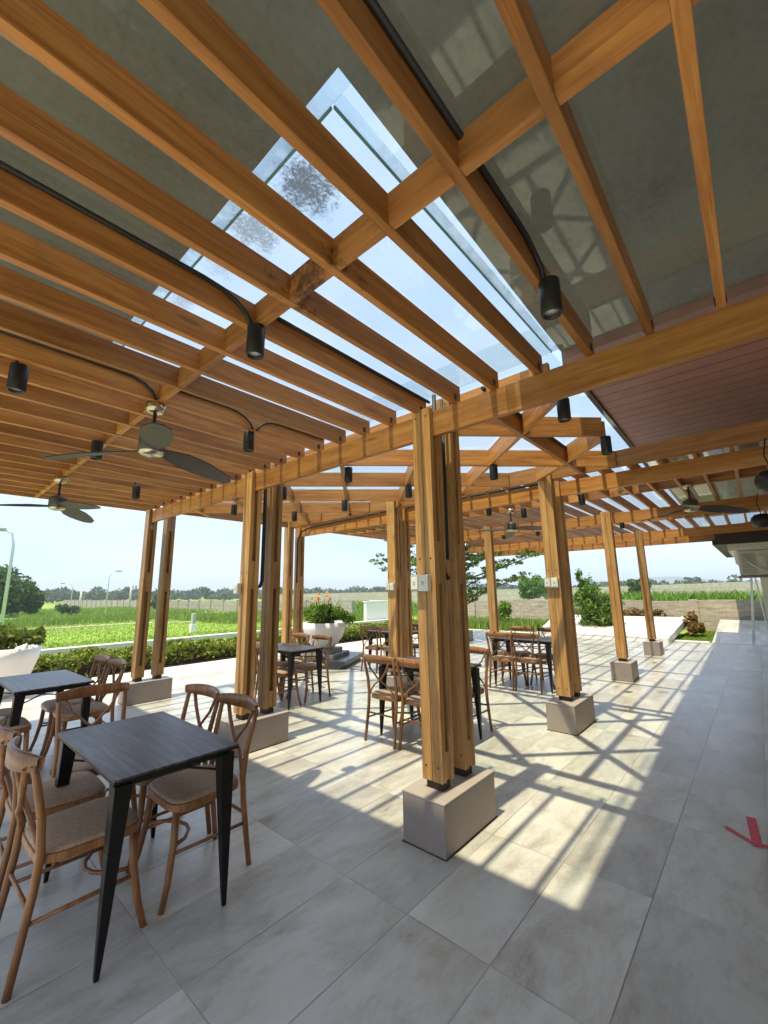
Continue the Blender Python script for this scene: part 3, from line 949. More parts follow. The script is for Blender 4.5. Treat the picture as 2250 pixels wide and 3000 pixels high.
# along the near rafters
def raft_y(k):
    return -0.045 + 0.2945 * k
for (k, xa, xb, lab) in ((6, -0.95, 0.955, 'black conduit curving down a rafter to the downlight nearest the skylight'),
                         (6, 1.05, 2.46, 'black conduit along the rafter running from that downlight to the big front post'),
                         (10, -0.95, 0.955, 'black conduit along a rafter curving down to the near fan mount'),
                         (10, 1.06, 1.685, 'thin black conduit along a rafter from the near fan to the downlight beside it'),
                         (10, 2.42, 1.715, 'thin black conduit from the main beam back to the downlight beside the near fan'),
                         (2, 0.2, 1.635, 'black conduit along the rafter below the shaded canopy down to its downlight')):
    y = raft_y(k) - 0.030
    if k == 6 and xa > 1:
        conduit([(xa, y, 2.91), (xb, y, 2.91)], 0.0115, lab)
        continue
    sg = 1 if xb > xa else -1
    rr = 0.0115 if k != 10 or xa < 0 else 0.008
    conduit([(xa, y, 2.91), (xb - sg * 0.24, y, 2.91), (xb - sg * 0.15, y, 2.903), (xb - sg * 0.08, y, 2.88), (xb - sg * 0.03, y - 0.005, 2.84), (xb, y - 0.005, 2.79)], rr, lab)
conduit([(2.62, 1.327, 2.96), (4.98, 1.327, 2.96)], 0.014, 'black conduit on the edge beam crossing beneath the sky at right of centre')

# pendant speakers by the building
for (x, y, lab) in ((5.0, -0.22, 'black round pendant speaker, upper one at the right edge of the photo'), (8.0, -0.16, 'black round pendant speaker, lower one at the right edge of the photo')):
    t = thing('pendant_speaker', lab, 'speaker', (x, y, 2.42), 0, 'black pendant speakers by the building')
    MB().lathe([(0, -0.10), (0.07, -0.095), (0.115, -0.06), (0.13, 0.0), (0.12, 0.05), (0.08, 0.09), (0, 0.105)], seg=24).build('speaker_body', M['black'], t, local=True)
    MB().tube([(0, 0, 0.10), (0.01, 0.03, 0.25), (0, 0, 0.40)], 0.006, 6).build('cable', M['rubber'], t, local=True)

# ------------------------------------------------------------------ tables and chairs
def table_proto():
    t = thing('dining_table', 'x', 'table', (0, 0, 0), 0, 'dark topped dining tables')
    MB().box(-0.285, 0.285, -0.49, 0.49, 0.7245, 0.735).build('tabletop', M['table'], t, 0.0015, local=True)
    MB().box(-0.286, 0.286, -0.491, 0.491, 0.715, 0.724).build('rim', M['black_metal'], t, 0.001, local=True)
    MB().box(-0.25, 0.25, -0.45, 0.45, 0.685, 0.7145).build('apron', M['black_metal'], t, local=True)
    for sx in (-1, 1):
        for sy in (-1, 1):
            mb = MB()
            c = [(sx * (0.238 + 0.030 * (1 - z / 0.70) ** 1.0), sy * (0.435 + 0.012 * (1 - z / 0.70)), z) for z in (0.70, 0.45, 0.2, 0.02, 0.0)]
            ws = [0.072, 0.055, 0.037, 0.021, 0.018]
            for i in range(4):
                mb.frustum(c[i + 1], c[i], ws[i + 1], ws[i])
            mb.build('leg', M['black_metal'], t, 0.003, local=True)
    br = MB()
    for sx in (-1, 1):
        br.tube([(sx * 0.245, 0.40, 0.60), (-sx * 0.245, -0.40, 0.60)], 0.006, 6) if sx == 1 else br.tube([(sx * 0.245, 0.40, 0.604), (-sx * 0.245, -0.40, 0.604)], 0.006, 6)
    br.build('tie_rod', M['black_metal'], t, local=True)
    return t
tb0 = table_proto()
TABLES = [
    (0.975, 2.63, 0.0, 'nearest dark topped table, four chairs tucked beside it'),
    (0.985, 5.20, 0.02, 'dark topped table behind the nearest one, before the left white planter'),
    (3.81, 5.28, 0.0, 'dark topped table behind the second twin post at the left'),
    (3.86, 2.80, 0.0, 'dark topped table half hidden behind the big front post'),
    (6.76, 2.93, 0.0, 'dark topped table left of the sunlit post at right of centre'),
    (6.58, 5.55, 0.0, 'dark topped table behind the post with two conduits, before the hedge'),
]
for i, (x, y, rz, lab) in enumerate(TABLES):
    if i == 0:
        tb0.location, tb0.rotation_euler, tb0['label'] = (x, y, 0), (0, 0, rz), lab
    else:
        dup(tb0, (x, y, 0), rz, lab)

def chair_proto():
    """cross-back bentwood chair, facing +X, origin on the floor under the seat"""
    t = thing('dining_chair', 'x', 'chair', (0, 0, 0), 0, 'cross back bentwood chairs at the tables')
    W = M['chair_wood']
    # rear uprights
    for s in (-1, 1):
        pts = [(-0.245, s * 0.195, 0.0), (-0.222, s * 0.190, 0.16), (-0.198, s * 0.187, 0.34), (-0.190, s * 0.187, 0.46), (-0.203, s * 0.192, 0.60), (-0.232, s * 0.200, 0.73), (-0.252, s * 0.205, 0.815)]
        MB().tube(pts, [0.0145, 0.0155, 0.0165, 0.0165, 0.016, 0.015, 0.014], 10).build('rear_leg', W, t, local=True)
        pts = [(0.232, s * 0.210, 0.0), (0.205, s * 0.196, 0.10), (0.180, s * 0.178, 0.25), (0.170, s * 0.165, 0.42)]
        MB().tube(pts, [0.0145, 0.016, 0.0175, 0.019], 10).build('front_leg', W, t, local=True)
    # top rail, bowed backwards
    v, f = [], []
    N = 12
    for i in range(N + 1):
        u = -1 + 2 * i / N
        y = u * 0.222
        x = -0.296 + 0.060 * u * u
        h = 0.040 - 0.012 * abs(u) ** 3
        th = 0.0125
        for (dx, dz) in ((-th, -h), (th * 0.9, -h + 0.004), (th * 1.1, h - 0.006), (0, h), (-th, h - 0.008)):
            v.append((x + dx, y, 0.822 + dz))
    for i in range(N):
        for j in range(5):
            k = (j + 1) % 5
            f.append((i * 5 + j, i * 5 + k, (i + 1) * 5 + k, (i + 1) * 5 + j))
    f += [(0, 1, 2, 3, 4), tuple(N * 5 + j for j in (4, 3, 2, 1, 0))]
    MB().add(v, f, True).build('top_rail', W, t, local=True)
    # the crossed slats
    for s in (-1, 1):
        off = 0.010 * s
        pts = [(-0.262 + off, s * 0.165, 0.80), (-0.252 + off, s * 0.115, 0.71), (-0.236 + off, s * 0.03, 0.62), (-0.222 + off, -s * 0.07, 0.56), (-0.198 + off * 0.3, -s * 0.150, 0.49), (-0.186, -s * 0.182, 0.445)]
        MB().tube(pts, [0.013, 0.0125, 0.012, 0.012, 0.0125, 0.013], 8, flat=0.62).build('cross_slat', W, t, local=True)
    # seat frame and woven pad
    out = []
    for i in range(28):
        a = 2 * math.pi * i / 28
        c, s_ = math.cos(a), math.sin(a)
        e = 0.42
        x = 0.205 * (abs(c) ** e) * (1 if c > 0 else -1)
        y = 0.208 * (abs(s_) ** e) * (1 if s_ > 0 else -1)
        y *= 1.0 + 0.07 * (x / 0.205)
        out.append((x + 0.005, y))
    MB().prism(out, 0.408, 0.444).build('seat_frame', W, t, 0.006, local=True)
    pad = MB()
    rings = [(0.955, 0.4445), (0.955, 0.452), (0.90, 0.461), (0.65, 0.467), (0.3, 0.468)]
    pv = [(x * k, y * k, z) for k, z in rings for x, y in out]
    pf = [(r * 28 + j, r * 28 + (j + 1) % 28, (r + 1) * 28 + (j + 1) % 28, (r + 1) * 28 + j) for r in range(4) for j in range(28)]
    pf.append(tuple(4 * 28 + j for j in range(28)))
    pad.add(pv, pf, True).build('seat_pad', M['seat'], t, local=True)
    # stretchers
    for s in (-1, 1):
        MB().tube([(-0.215, s * 0.186, 0.22), (0.19, s * 0.180, 0.22)], 0.009, 8).build('stretcher', W, t, local=True)
    MB().tube([(0.185, -0.176, 0.25), (0.10, -0.13, 0.246), (0.05, -0.06, 0.244), (0.035, 0, 0.243), (0.05, 0.06, 0.244), (0.10, 0.13, 0.246), (0.185, 0.176, 0.25)], 0.0095, 8).build('stretcher', W, t, local=True)
    MB().tube([(-0.208, -0.186, 0.27), (-0.208, 0.186, 0.27)], 0.009, 8).build('stretcher', W, t, local=True)
    return t
ch0 = chair_proto()
PI = math.pi
CH = [
    (1.25, 2.57, PI, 'front right chair of the nearest table, back toward the big post'),
    (1.25, 3.04, PI + 0.03, 'rear right chair of the nearest table, beside the second twin post plinth'),
    (0.70, 2.55, 0.02, 'nearest chair on the left of the nearest table, seat pushed under it'),
    (0.70, 3.05, -0.02, 'second chair on the left of the nearest table, cut by the photo edge'),
    (1.0, 3.46, -PI / 2 - 0.03, 'chair at the far end of the nearest table, top rail above its top'),
    (1.28, 4.98, PI, 'right front chair of the table before the left planter'),
    (1.27, 5.44, PI, 'right rear chair of the table before the left planter'),
    (0.66, 4.90, 0.0, 'left front chair of the table before the left planter'),
    (0.66, 5.38, 0.0, 'left rear chair of the table before the left planter'),
    (4.12, 5.15, PI, 'right front chair of the table behind the second twin post'),
    (4.12, 5.68, PI, 'right rear chair of the table behind the second twin post'),
    (3.55, 5.10, 0.05, 'left front chair of the table behind the second twin post'),
    (3.55, 5.55, 0.0, 'left rear chair of the table behind the second twin post'),
    (3.60, 3.06, 0.0, 'sunlit chair left of the big front post, its crossed back toward the camera'),
    (3.62, 2.62, 0.0, 'chair with its back partly hidden by the big front post'),
    (4.18, 2.58, PI, 'chair right of the big front post, only its top rail end showing'),
    (4.18, 3.08, PI, 'chair hidden mostly behind the big front post beyond its table'),
    (6.53, 3.18, 0.0, 'left of two near chairs at the table by the sunlit post'),
    (6.55, 2.76, 0.0, 'right of two near chairs at the table by the sunlit post'),
    (7.10, 3.25, PI, 'far left chair at the table by the sunlit post'),
    (7.10, 2.75, PI, 'far right chair at the table by the sunlit post, behind that post'),
    (6.30, 5.78, 0.0, 'left chair of the distant table before the hedge'),
    (6.32, 5.33, 0.0, 'second chair of the distant table, cut by the post with conduits'),
    (6.90, 5.35, PI, 'far side chair of the distant table before the hedge'),
]
for i, (x, y, rz, lab) in enumerate(CH):
    if i == 0:
        ch0.location, ch0.rotation_euler, ch0['label'] = (x, y, 0), (0, 0, rz), lab
    else:
        dup(ch0, (x, y, 0), rz, lab)

# red tape arrow on the floor
ar = MB()
def strip(a, b, w):
    a, b = Vector((*a, 0)), Vector((*b, 0))
    d = (b - a).normalized()
    n = Vector((-d.y, d.x, 0)) * w / 2
    ar.add([(a - n).to_tuple()[:2] + (0.004,), (b - n).to_tuple()[:2] + (0.004,), (b + n).to_tuple()[:2] + (0.004,), (a + n).to_tuple()[:2] + (0.004,)], [(0, 1, 2, 3)])
strip((3.52, 0.215), (3.66, 0.37), 0.032)
strip((3.535, 0.215), (3.90, 0.25), 0.05)
strip((3.515, 0.235), (3.63, 0.02), 0.032)
for i, q in enumerate(ar.v):
    ar.v[i] = (q[0], q[1], 0.003 + 0.0006 * (i // 4))
tag(ar.build('floor_arrow', M['red']), 'red tape arrow stuck on the shaded floor tiles', 'arrow')

# ------------------------------------------------------------------ planters
def bowl_planter(x, y, z, rtop, h, label):
    t = thing('bowl_planter', label, 'planter', (x, y, z), 0, 'white bowl planters by the hedge')
    prof = [(0.0, 0.0), (rtop * 0.42, 0.0), (rtop * 0.62, h * 0.16), (rtop * 0.82, h * 0.42), (rtop * 0.95, h * 0.75), (rtop, h), (rtop * 0.95, h), (rtop * 0.91, h * 0.86), (0, h * 0.86)]
    MB().lathe(prof, seg=40).build('bowl', M['white_rough'], t, local=True)
    MB().lathe([(rtop * 0.9, h * 0.87), (rtop * 0.5, h * 0.92), (0, h * 0.94)], seg=24).build('soil', M['soil'], t, local=True)
    return t
PX, PYY = 6.2, 7.25
st = thing('planter_step', 'dark stepped stone base under the right white bowl planter', 'step', (PX, PYY, 0))
MB().prism([(PX - 0.30, PYY - 0.85), (PX + 0.85, PYY - 0.28), (PX + 0.45, PYY + 0.75), (PX - 0.75, PYY + 0.2)], 0.0, 0.075).build('lower_step', M['dark_stone'], st)
MB().prism([(PX - 0.25, PYY - 0.92), (PX + 0.95, PYY - 0.30), (PX + 0.5, PYY + 0.85), (PX - 0.85, PYY + 0.25)], 0.075, 0.16).build('upper_step', M['dark_stone'], st, 0.004)
MB().prism([(PX - 0.22, PYY - 0.55), (PX + 0.55, PYY - 0.22), (PX + 0.3, PYY + 0.5), (PX - 0.5, PYY + 0.2)], 0.16, 0.24).build('grey_riser', M['grey_stone'], st, 0.004)
MB().prism([(PX - 0.16, PYY - 0.40), (PX + 0.40, PYY - 0.16), (PX + 0.2, PYY + 0.36), (PX - 0.36, PYY + 0.14)], 0.24, 0.33).build('grey_riser', M['grey_stone'], st, 0.004)
bowl_planter(PX, PYY, 0.33, 0.48, 0.54, 'white bowl planter on dark stepped base holding orange flowers')
fl = thing('flowering_shrub', 'bushy green shrub with orange flowers growing in the right bowl planter', 'plant', (PX, PYY, 0.85))
o0 = (PX, PYY, 0.85)
pts = np.concatenate([clump_points((PX, PYY, 1.08), (0.52, 0.52, 0.34), 2600, 12), clump_points((PX + 0.40, PYY - 0.34, 0.98), (0.28, 0.28, 0.22), 600, 6), clump_points((PX - 0.1, PYY, 1.05), (0.42, 0.42, 0.3), 1800, 8)])
leaf_mesh('foliage', pts, M['leaf_lime'], 0.075, fl, 0.45, origin=o0)
leaf_mesh('foliage', clump_points((PX + 0.02, PYY - 0.25, 1.02), (0.24, 0.24, 0.26), 1500, 6), M['leaf_dark'], 0.06, fl, 0.5, origin=o0)
leaf_mesh('flowers', np.concatenate([clump_points((PX - 0.2 + 0.5 * random.random(), PYY + 0.5 * random.random() - 0.2, 1.34 + 0.16 * random.random()), (0.06, 0.06, 0.04), 30, 4) for _ in range(8)]), M['petal'], 0.034, fl, 0.7, origin=o0)
sm = MB()
for _ in range(14):
    a = random.random() * 6.28
    sm.tube([(PX, PYY, 0.8), (PX + 0.2 * math.cos(a), PYY + 0.2 * math.sin(a), 1.1), (PX + 0.38 * math.cos(a), PYY + 0.38 * math.sin(a), 1.38)], [0.012, 0.008, 0.004], 5)
sm.build('stem', M['trunk'], fl)
QX, QY = 1.08, 9.0
bowl_planter(QX, QY, 0.001, 0.55, 0.74, 'white bowl planter at the left edge holding a mottled shrub')
cr_ = thing('croton_shrub', 'mottled green and yellow shrub in the left bowl planter', 'plant', (QX, QY, 0.75))
leaf_mesh('foliage', np.concatenate([clump_points((QX, QY, 0.86), (0.54, 0.54, 0.2), 2000, 14, 0.75), clump_points((QX + 0.44, QY - 0.1, 0.88), (0.20, 0.20, 0.16), 500, 5)]), M['leaf_croton'], 0.10, cr_, 0.45, origin=(QX, QY, 0.75))
sm = MB()
for _ in range(12):
    a = random.random() * 6.28
    sm.tube([(QX, QY, 0.68), (QX + 0.4 * math.cos(a), QY + 0.4 * math.sin(a), 0.95)], [0.012, 0.005], 5)
sm.build('stem', M['trunk'], cr_)

# ------------------------------------------------------------------ hedge
n = 26000
hx = rng.uniform(-4, 14.0, n)
wob = 0.06 * np.sin(hx * 3.1) + 0.05 * np.sin(hx * 7.3 + 1)
hy = 9.78 + rng.random(n) * 0.85
hz = 0.02 + (0.385 + wob * 0.7) * (rng.random(n) ** 0.6)
keep = (rng.random(n) < 0.35) | (hy < 9.98) | (hz > 0.27)
hed = np.stack([hx, hy, hz], 1)[keep]
hedge = thing('hedge', 'low clipped yellow green hedge along the pale paving', 'hedge', (5, 10.2, 0))
leaf_mesh('foliage', hed, M['leaf_hedge'], 0.085, hedge, 0.55, origin=(5, 10.2, 0))
hs = MB()
for x in np.arange(-3.8, 14, 0.33):
    hs.tube([(x, 10.2, -0.05), (x + 0.05, 10.15, 0.2), (x - 0.06, 10.1, 0.34)], [0.015, 0.011, 0.005], 5)
    hs.tube([(x, 10.2, 0.02), (x + 0.1, 10.0, 0.25)], [0.01, 0.005], 5)
hs.build('stem', M['trunk'], hedge)
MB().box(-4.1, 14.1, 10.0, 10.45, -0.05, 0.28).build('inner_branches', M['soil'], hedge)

# ------------------------------------------------------------------ boundary walls
bw = thing('boundary_wall', 'weathered block wall behind the ramp and garden', 'wall', (19.3, 10, 0))
wl = MB()
yy = -4.0
while yy < 14:
    h = 1.02 + 0.03 * math.sin(yy * 1.7)
    wl.add([(19.2, yy, -0.2), (19.2, yy + 0.5, -0.2), (19.4, yy + 0.5, -0.2), (19.4, yy, -0.2), (19.2, yy, h), (19.2, yy + 0.5, 1.02 + 0.03 * math.sin((yy + 0.5) * 1.7)), (19.4, yy + 0.5, 1.02 + 0.03 * math.sin((yy + 0.5) * 1.7)), (19.4, yy, h)],
           [(0, 4, 5, 1), (4, 7, 6, 5), (2, 6, 7, 3)])
    yy += 0.5
wl.build('block_wall', M['stone_wall'], bw)
cpm = MB()
for y in (1.9, 6.5, 11.0):
    cpm.box(19.12, 19.42, y - 0.14, y + 0.14, -0.2, 1.06)
cpm.build('wall_pier', M['stone_wall'], bw)
bf = thing('precast_fence', 'long grey precast panel wall with posts across the field', 'wall', (19.5, 45, 0))
MB().box(19.45, 19.55, 20, 95, -0.2, 0.90).build('wall_panel', M['concrete_fence'], bf)
pm = MB()
for y in np.arange(20, 95, 2.4):
    pm.box(19.38, 19.6, y - 0.07, y + 0.07, -0.2, 0.98)
pmo = pm.build('fence_post', M['concrete_fence'], bf)
pmo['kind'] = 'stuff'
wb = thing('white_enclosure', 'low white rendered box wall behind the right hedge', 'wall', (16.5, 15.2, 0))
MB().box(15.7, 19.1, 15.12, 15.3, -0.1, 1.0).box(18.9, 19.1, 15.3, 18, -0.1, 1.0).build('rendered_wall', M['white'], wb)
MB().box(15.66, 19.14, 15.08, 15.34, 1.0, 1.04).build('wall_coping', M['white'], wb)
fw2 = thing('perimeter_wall', 'long pale wall in the distance beyond the cane field', 'wall', (60, 40, 0))
MB().add([(62, -14, -0.5), (58, 12, -0.5), (58, 30, -0.5), (48, 70, -0.5), (62, -14, 2.35), (58, 12, 1.75), (58, 30, 1.6), (48, 70, 1.35)], [(0, 1, 5, 4), (1, 2, 6, 5), (2, 3, 7, 6)]).add(
    [(62.3, -14, -0.5), (58.3, 12, -0.5), (58.3, 30, -0.5), (48.3, 70, -0.5), (62.3, -14, 2.35), (58.3, 12, 1.75), (58.3, 30, 1.6), (48.3, 70, 1.35)], [(4, 5, 1, 0), (5, 6, 2, 1), (6, 7, 3, 2)]).build('wall_panel', M['far_wall'], fw2)

# ------------------------------------------------------------------ small outdoor things
# outdoor unit
ac = thing('outdoor_unit', 'boxy pale beige air conditioner outdoor unit on a bracket under the dark eave', 'air conditioner', (13.2, 0.0, 1.70))
MB().box(13.0, 13.40, -0.42, 0.30, 1.75, 2.33).build('casing', M['white_plastic'], ac, 0.012)
gr_ = MB()
for zz in np.arange(1.80, 2.28, 0.04):
    gr_.box(12.988, 12.999, -0.02, 0.24, zz, zz + 0.018)
gr_.build('side_grille', M['grey_plastic'], ac)
MB().box(12.965, 12.999, -0.20, -0.08, 1.92, 2.2).build('valve_cover', M['white_plastic'], ac, 0.004)
MB().box(12.96, 13.45, -0.45, 0.34, 1.70, 1.745).build('bracket', M['brown_trim'], ac)
MB().tube([(12.97, 0.18, 2.2), (12.93, 0.10, 2.05), (12.94, -0.05, 1.9), (12.96, -0.25, 1.83), (12.96, -0.42, 1.86)], 0.014, 8).build('pipe', M['white_plastic'], ac)
ld = thing('step_ladder', 'pale aluminium step ladder standing by the white pillar', 'ladder', (15.0, 0.15, 0.0))
for (a, b) in (((15.0, 0.33, 0.0), (15.05, 0.14, 1.75)), ((15.4, 0.30, 0.03), (15.3, 0.12, 1.75)), ((15.0, -0.03, 0.0), (15.05, 0.06, 1.75)), ((15.4, -0.03, 0.03), (15.3, 0.05, 1.75))):
    MB().tube([a, b], 0.014, 6).build('rail', M['white'], ld)
for z in (0.35, 0.7, 1.05, 1.4):
    yy = 0.33 - 0.19 * z / 1.75
    MB().tube([(15.0 + 0.03 * z, yy, z), (15.4 - 0.05 * z, yy - 0.02, z)], 0.010, 6).build('rung', M['white'], ld)

def street_lamp(x, y, h, arm, label, r=0.06):
    t = thing('street_lamp', label, 'street lamp', (x, y, -0.1), 0, 'street lamps in the field')
    ax, ay = arm
    MB().tube([(x, y, -0.1), (x, y, h * 0.86), (x + ax * 0.25, y + ay * 0.25, h * 0.97), (x + ax, y + ay, h)], [r, r * 0.75, r * 0.55, r * 0.5], 10).build('pole', M['galv'], t)
    hd = MB()
    d = Vector((ax, ay, 0)).normalized()
    m = Matrix.Translation((x + ax, y + ay, h)) @ Matrix.Rotation(math.atan2(d.y, d.x), 4, 'Z')
    hd.box(-0.05, 0.38, -0.10, 0.10, -0.03, 0.06, m).box(0.0, 0.32, -0.08, 0.08, -0.05, -0.031, m)
    hd.build('lamp_head', M['grey_plastic'], t, 0.02)
    return t
street_lamp(2.40, 19.9, 3.88, (-0.30, 0.04), 'tall pale street lamp at the left edge of the photo', 0.06)
street_lamp(10.66, 38.55, 3.45, (0.45, -0.15), 'thin street lamp with curved arm in the grassy field', 0.05)
street_lamp(13.0, 60.0, 3.0, (-0.8, 0.1), 'small distant street lamp left of the curved one', 0.05)
for (x, y, h, lab) in ((15.3, 66.0, 2.6, 'grey concrete pole standing left of the curved street lamp'), (20.6, 64.5, 3.3, 'grey concrete pole standing right of the curved street lamp')):
    tag(MB().tube([(x, y, -0.2), (x, y, h)], [0.16, 0.11], 8).tube([(x, y, h), (x, y, h + 0.05)], [0.12, 0.03], 8).build('utility_pole', M['kerb']), lab, 'pole', 'concrete poles by the far wall')
sl_ = thing('survey_post', 'white footed grey utility post standing in the lawn', 'utility post', (8.3, 18.2, 0))
MB().box(8.2, 8.42, 18.1, 18.3, -0.1, 0.28).build('base', M['white'], sl_, 0.01)
MB().box(8.24, 8.40, 18.12, 18.28, 0.28, 0.72).build('cabinet', M['grey_plastic'], sl_, 0.02)
# pole with white boxes by the single post
up_ = thing('utility_pole', 'slim grey pole with small white boxes behind the inner single post', 'pole', (13.8, 7.05, 0))
MB().tube([(13.8, 7.05, -0.1), (13.8, 7.05, 2.1), (13.75, 7.1, 2.25)], [0.035, 0.03, 0.02], 8).build('shaft', M['galv'], up_)
for z in (1.25, 1.45, 1.62):
    MB().box(13.70, 13.78, 6.98, 7.10, z, z + 0.12).build('box', M['white_plastic'], up_, 0.005)

# ------------------------------------------------------------------ vegetation
def bush(name, label, center, radii, nleaf, mat, size, base_z=-0.06, clumps=10, group=None, extra=()):
    cx, cy, cz = center
    t = thing(name, label, 'tree' if 'tree' in name else 'shrub', (cx, cy, base_z), 0, group)
    pts = [clump_points(center, radii, nleaf, clumps)]
    for (c, r, n_) in extra:
        pts.append(clump_points(c, r, n_, max(4, clumps // 2)))
    limbs = [tuple(clump_points(center, [q * 0.7 for q in radii], 1, 1)[0]) for _ in range(7)]
    trunk_mb((cx, cy, base_z - 0.1), (cx, cy, cz), max(0.02, radii[0] * 0.05), max(0.012, radii[0] * 0.03), limbs).build('trunk', M['trunk'], t)
    leaf_mesh('crown', np.concatenate(pts), mat, size, t, 0.5, origin=(cx, cy, base_z))
    return t
bush('garden_bush', 'tall loose green bush with a pointed top behind the sunlit post', (16.35, 4.35, 0.62), (0.78, 0.78, 0.70), 5200, M['leaf_mid'], 0.11, clumps=30,
     extra=[((16.3, 4.8, 1.35), (0.42, 0.42, 0.50), 1300), ((16.35, 4.0, 1.05), (0.42, 0.42, 0.32), 800), ((16.3, 4.45, 1.0), (1.0, 1.0, 0.9), 800), ((16.25, 4.86, 1.95), (0.16, 0.16, 0.42), 170), ((16.3, 4.55, 1.6), (0.35, 0.35, 0.45), 220)])
bush('garden_bush', 'yellow green bush glowing in the sun before the block wall', (17.1, 8.15, 0.50), (0.50, 0.50, 0.55), 2600, M['leaf_lime'], 0.10)
bush('garden_bush', 'small reddish bush right of the white ramp', (17.0, 1.72, 0.30), (0.42, 0.36, 0.42), 1500, M['leaf_red'], 0.10, extra=[((16.9, 1.75, 0.2), (0.4, 0.3, 0.35), 900)])
for i, (x, y) in enumerate(((18.3, 5.2), (18.35, 4.5), (18.3, 3.8), (18.4, 3.1))):
    bush('garden_bush', ('reddish low shrub in front of the block wall, leftmost behind the ramp', 'reddish low shrub behind the ramp, left of the outer single post', 'reddish low shrub behind the ramp, right of the outer single post', 'rightmost reddish low shrub behind the ramp')[i], (x, y, 0.42), (0.5, 0.62, 0.36), 1100, M['leaf_red'], 0.11, group='low shrubs behind the ramp')
# layered tropical almond
al = thing('almond_tree', 'tree with flat layered branches rising behind the middle posts', 'tree', (12.1, 7.6, 0))
limbs, tiers = [], []
for z, rad, k in ((0.95, 2.0, 5), (1.25, 2.5, 6), (1.55, 2.8, 7), (1.85, 2.7, 7), (2.15, 2.2, 6), (2.4, 1.4, 5)):
    for j in range(k):
        a = 2 * PI * (j + random.random() * 0.8) / k
        rr = rad * (0.6 + 0.5 * random.random())
        sl_p = 0.24 + 0.24 * random.random()
        limbs.append(((12.1, 7.6, z - 0.1), (12.1 + rr * math.cos(a), 7.6 + rr * math.sin(a), z + sl_p * rr)))
        for q in np.linspace(0.35, 1.0, 8):
            jx, jy, jz = (random.random() - 0.5) * 0.4, (random.random() - 0.5) * 0.4, (random.random() - 0.35) * 0.16
            tiers.append(clump_points((12.1 + rr * q * math.cos(a) + jx, 7.6 + rr * q * math.sin(a) + jy, z + sl_p * rr * q + jz), (0.26, 0.26, 0.07), 46, 5))
tm = MB()
tm.tube([(12.1, 7.6, -0.1), (12.15, 7.6, 1.5), (12.1, 7.6, 3.1)], [0.09, 0.065, 0.02], 8)
for a, b in limbs:
    a, b = Vector(a), Vector(b)
    tm.tube([a, a.lerp(b, 0.5) + Vector((0, 0, -0.03)), b], [0.025, 0.016, 0.006], 5)
tm.build('trunk', M['trunk'], al)
leaf_mesh('crown', np.concatenate(tiers), M['leaf_mid'], 0.10, al, 0.5, up_bias=2.0, origin=(12.1, 7.6, 0))
# trees farther off
bush('field_tree', 'large dark spreading tree at the left edge beyond the field', (5.6, 46, 1.8), (2.4, 2.4, 1.8), 9000, M['leaf_dark'], 0.34, clumps=22, extra=[((4.2, 46, 2.2), (2.2, 2.2, 1.9), 5000), ((7.0, 45.5, 1.6), (1.0, 1.0, 1.5), 2200)])
bush('field_shrub', 'feathery pale shrub right of the large dark tree', (9.0, 42, 0.55), (0.9, 0.9, 0.6), 1600, M['leaf_far'], 0.22)
bush('field_shrub', 'round dark green shrub in front of the precast wall', (17.4, 46.5, 0.75), (0.95, 0.95, 0.9), 2200, M['leaf_dark'], 0.24)
bush('field_shrub', 'dark shrub between the end twin posts', (18.6, 31, 0.7), (0.6, 0.6, 0.8), 1600, M['leaf_dark'], 0.18)
bush('field_shrub', 'low shrub against the precast wall right of the end posts', (18.6, 25.5, 0.2), (0.6, 0.6, 0.4), 900, M['leaf_mid'], 0.16)
bush('field_tree', 'bushy green tree beyond the wall, left of two', (42.0, 17.6, 2.0), (1.5, 1.5, 1.5), 3200, M['leaf_mid'], 0.30, clumps=14)
bush('field_tree', 'bushy green tree beyond the wall, right of two', (42.2, 15.4, 1.9), (1.2, 1.2, 1.4), 2600, M['leaf_mid'], 0.30, clumps=12)
bush('field_tree', 'small dark tree beyond the wall behind the outer posts', (46.0, 8.5, 1.6), (1.1, 1.1, 1.1), 1600, M['leaf_dark'], 0.3)

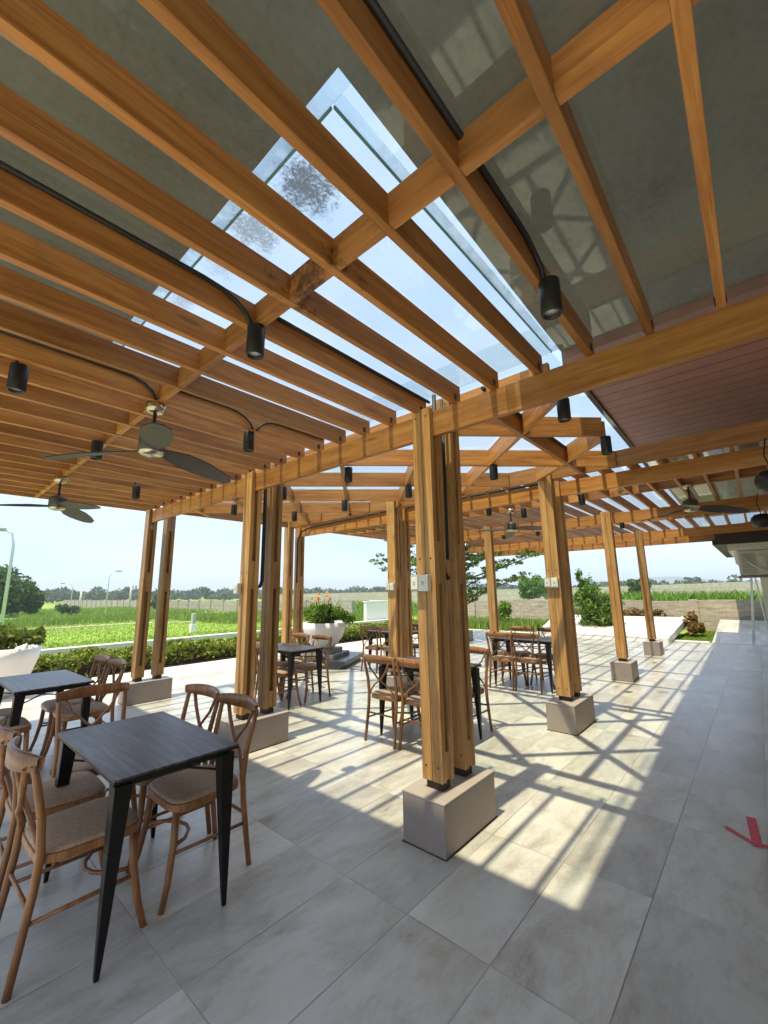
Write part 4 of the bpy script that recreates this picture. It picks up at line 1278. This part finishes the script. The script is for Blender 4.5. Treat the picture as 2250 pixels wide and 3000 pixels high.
# tall weeds, lawn tufts and cane: nobody could count them
def region(n, xr, yr, z=-0.06):
    return np.stack([rng.uniform(*xr, n), rng.uniform(*yr, n), np.full(n, z)], 1)
weeds = np.concatenate([region(5000, (3, 15), (29, 36)), region(6000, (6, 19), (36, 62)), region(4200, (11.5, 19.1), (21, 30)), region(1800, (15.5, 19), (15.9, 20.5)), region(2600, (15.4, 19), (5.5, 9.3)), region(900, (15.3, 19), (9.3, 11.5))])
stuff(blade_mesh('weeds', weeds, 0.30, 0.05, M['grass'], 0.6), 'tall bright green weeds growing along the field and garden edges', 'weeds')
turf = np.concatenate([region(26000, (-4, 13), (10.9, 18)), region(15000, (0, 15), (18, 29)), region(3500, (15.2, 19.1), (1.2, 2.1))])
stuff(blade_mesh('grass', turf, 0.05, 0.022, M['grass'], 0.8), 'short bright green grass of the lawn', 'grass')
cn = np.concatenate([region(9000, (20, 32), (-6, 7), 0.25), region(4500, (20, 28), (7, 30), -0.25)])
stuff(blade_mesh('cane_field', cn, 0.85, 0.06, M['cane'], 0.8), 'bright green cane leaves standing behind the block wall', 'field')
# treeline: one far mass
tl = []
for k in range(260):
    a = R(-12 + 118 * k / 260)
    d = 150 + 50 * random.random()
    h = 2.2 + 2.6 * random.random()
    tl.append(clump_points((d * math.cos(a), d * math.sin(a), h * 0.5 - 0.2), (4.2, 4.2, h * 0.62), 150, 8))
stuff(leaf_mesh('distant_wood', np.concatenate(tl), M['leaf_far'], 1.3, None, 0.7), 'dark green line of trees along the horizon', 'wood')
hl = MB()
prev = None
hp = []
for k in range(60):
    a = R(-10 + 40 * k / 59)
    u = k / 59
    h = 3 + 16 * math.exp(-((u - 0.47) / 0.13) ** 2) + 6 * math.exp(-((u - 0.25) / 0.2) ** 2) + 0.8 * math.sin(k * 1.3)
    hp.append((900 * math.cos(a), 900 * math.sin(a), h))
v = [(x, y, -2) for x, y, z in hp] + hp + [(x * 1.15, y * 1.15, -2) for x, y, z in hp]
n = len(hp)
f = [(i, i + 1, n + i + 1, n + i) for i in range(n - 1)] + [(n + i, n + i + 1, 2 * n + i + 1, 2 * n + i) for i in range(n - 1)]
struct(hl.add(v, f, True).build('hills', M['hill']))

# ------------------------------------------------------------------ haze: one even box of pale air
hm = bpy.data.materials.new('pale_air')
hm.use_nodes = True
ht = hm.node_tree
ht.nodes.clear()
hv = ht.nodes.new('ShaderNodeVolumePrincipled')
hv.inputs['Color'].default_value = (0.86, 0.93, 1.0, 1)
hv.inputs['Density'].default_value = 0.0012
hv.inputs['Anisotropy'].default_value = 0.2
hou = ht.nodes.new('ShaderNodeOutputMaterial')
ht.links.new(hv.outputs[0], hou.inputs['Volume'])
hzo = MB().box(-420, 1080, -510, 960, -3.5, 24).build('haze', hm)
stuff(hzo, 'thin pale haze over the fields', 'haze')
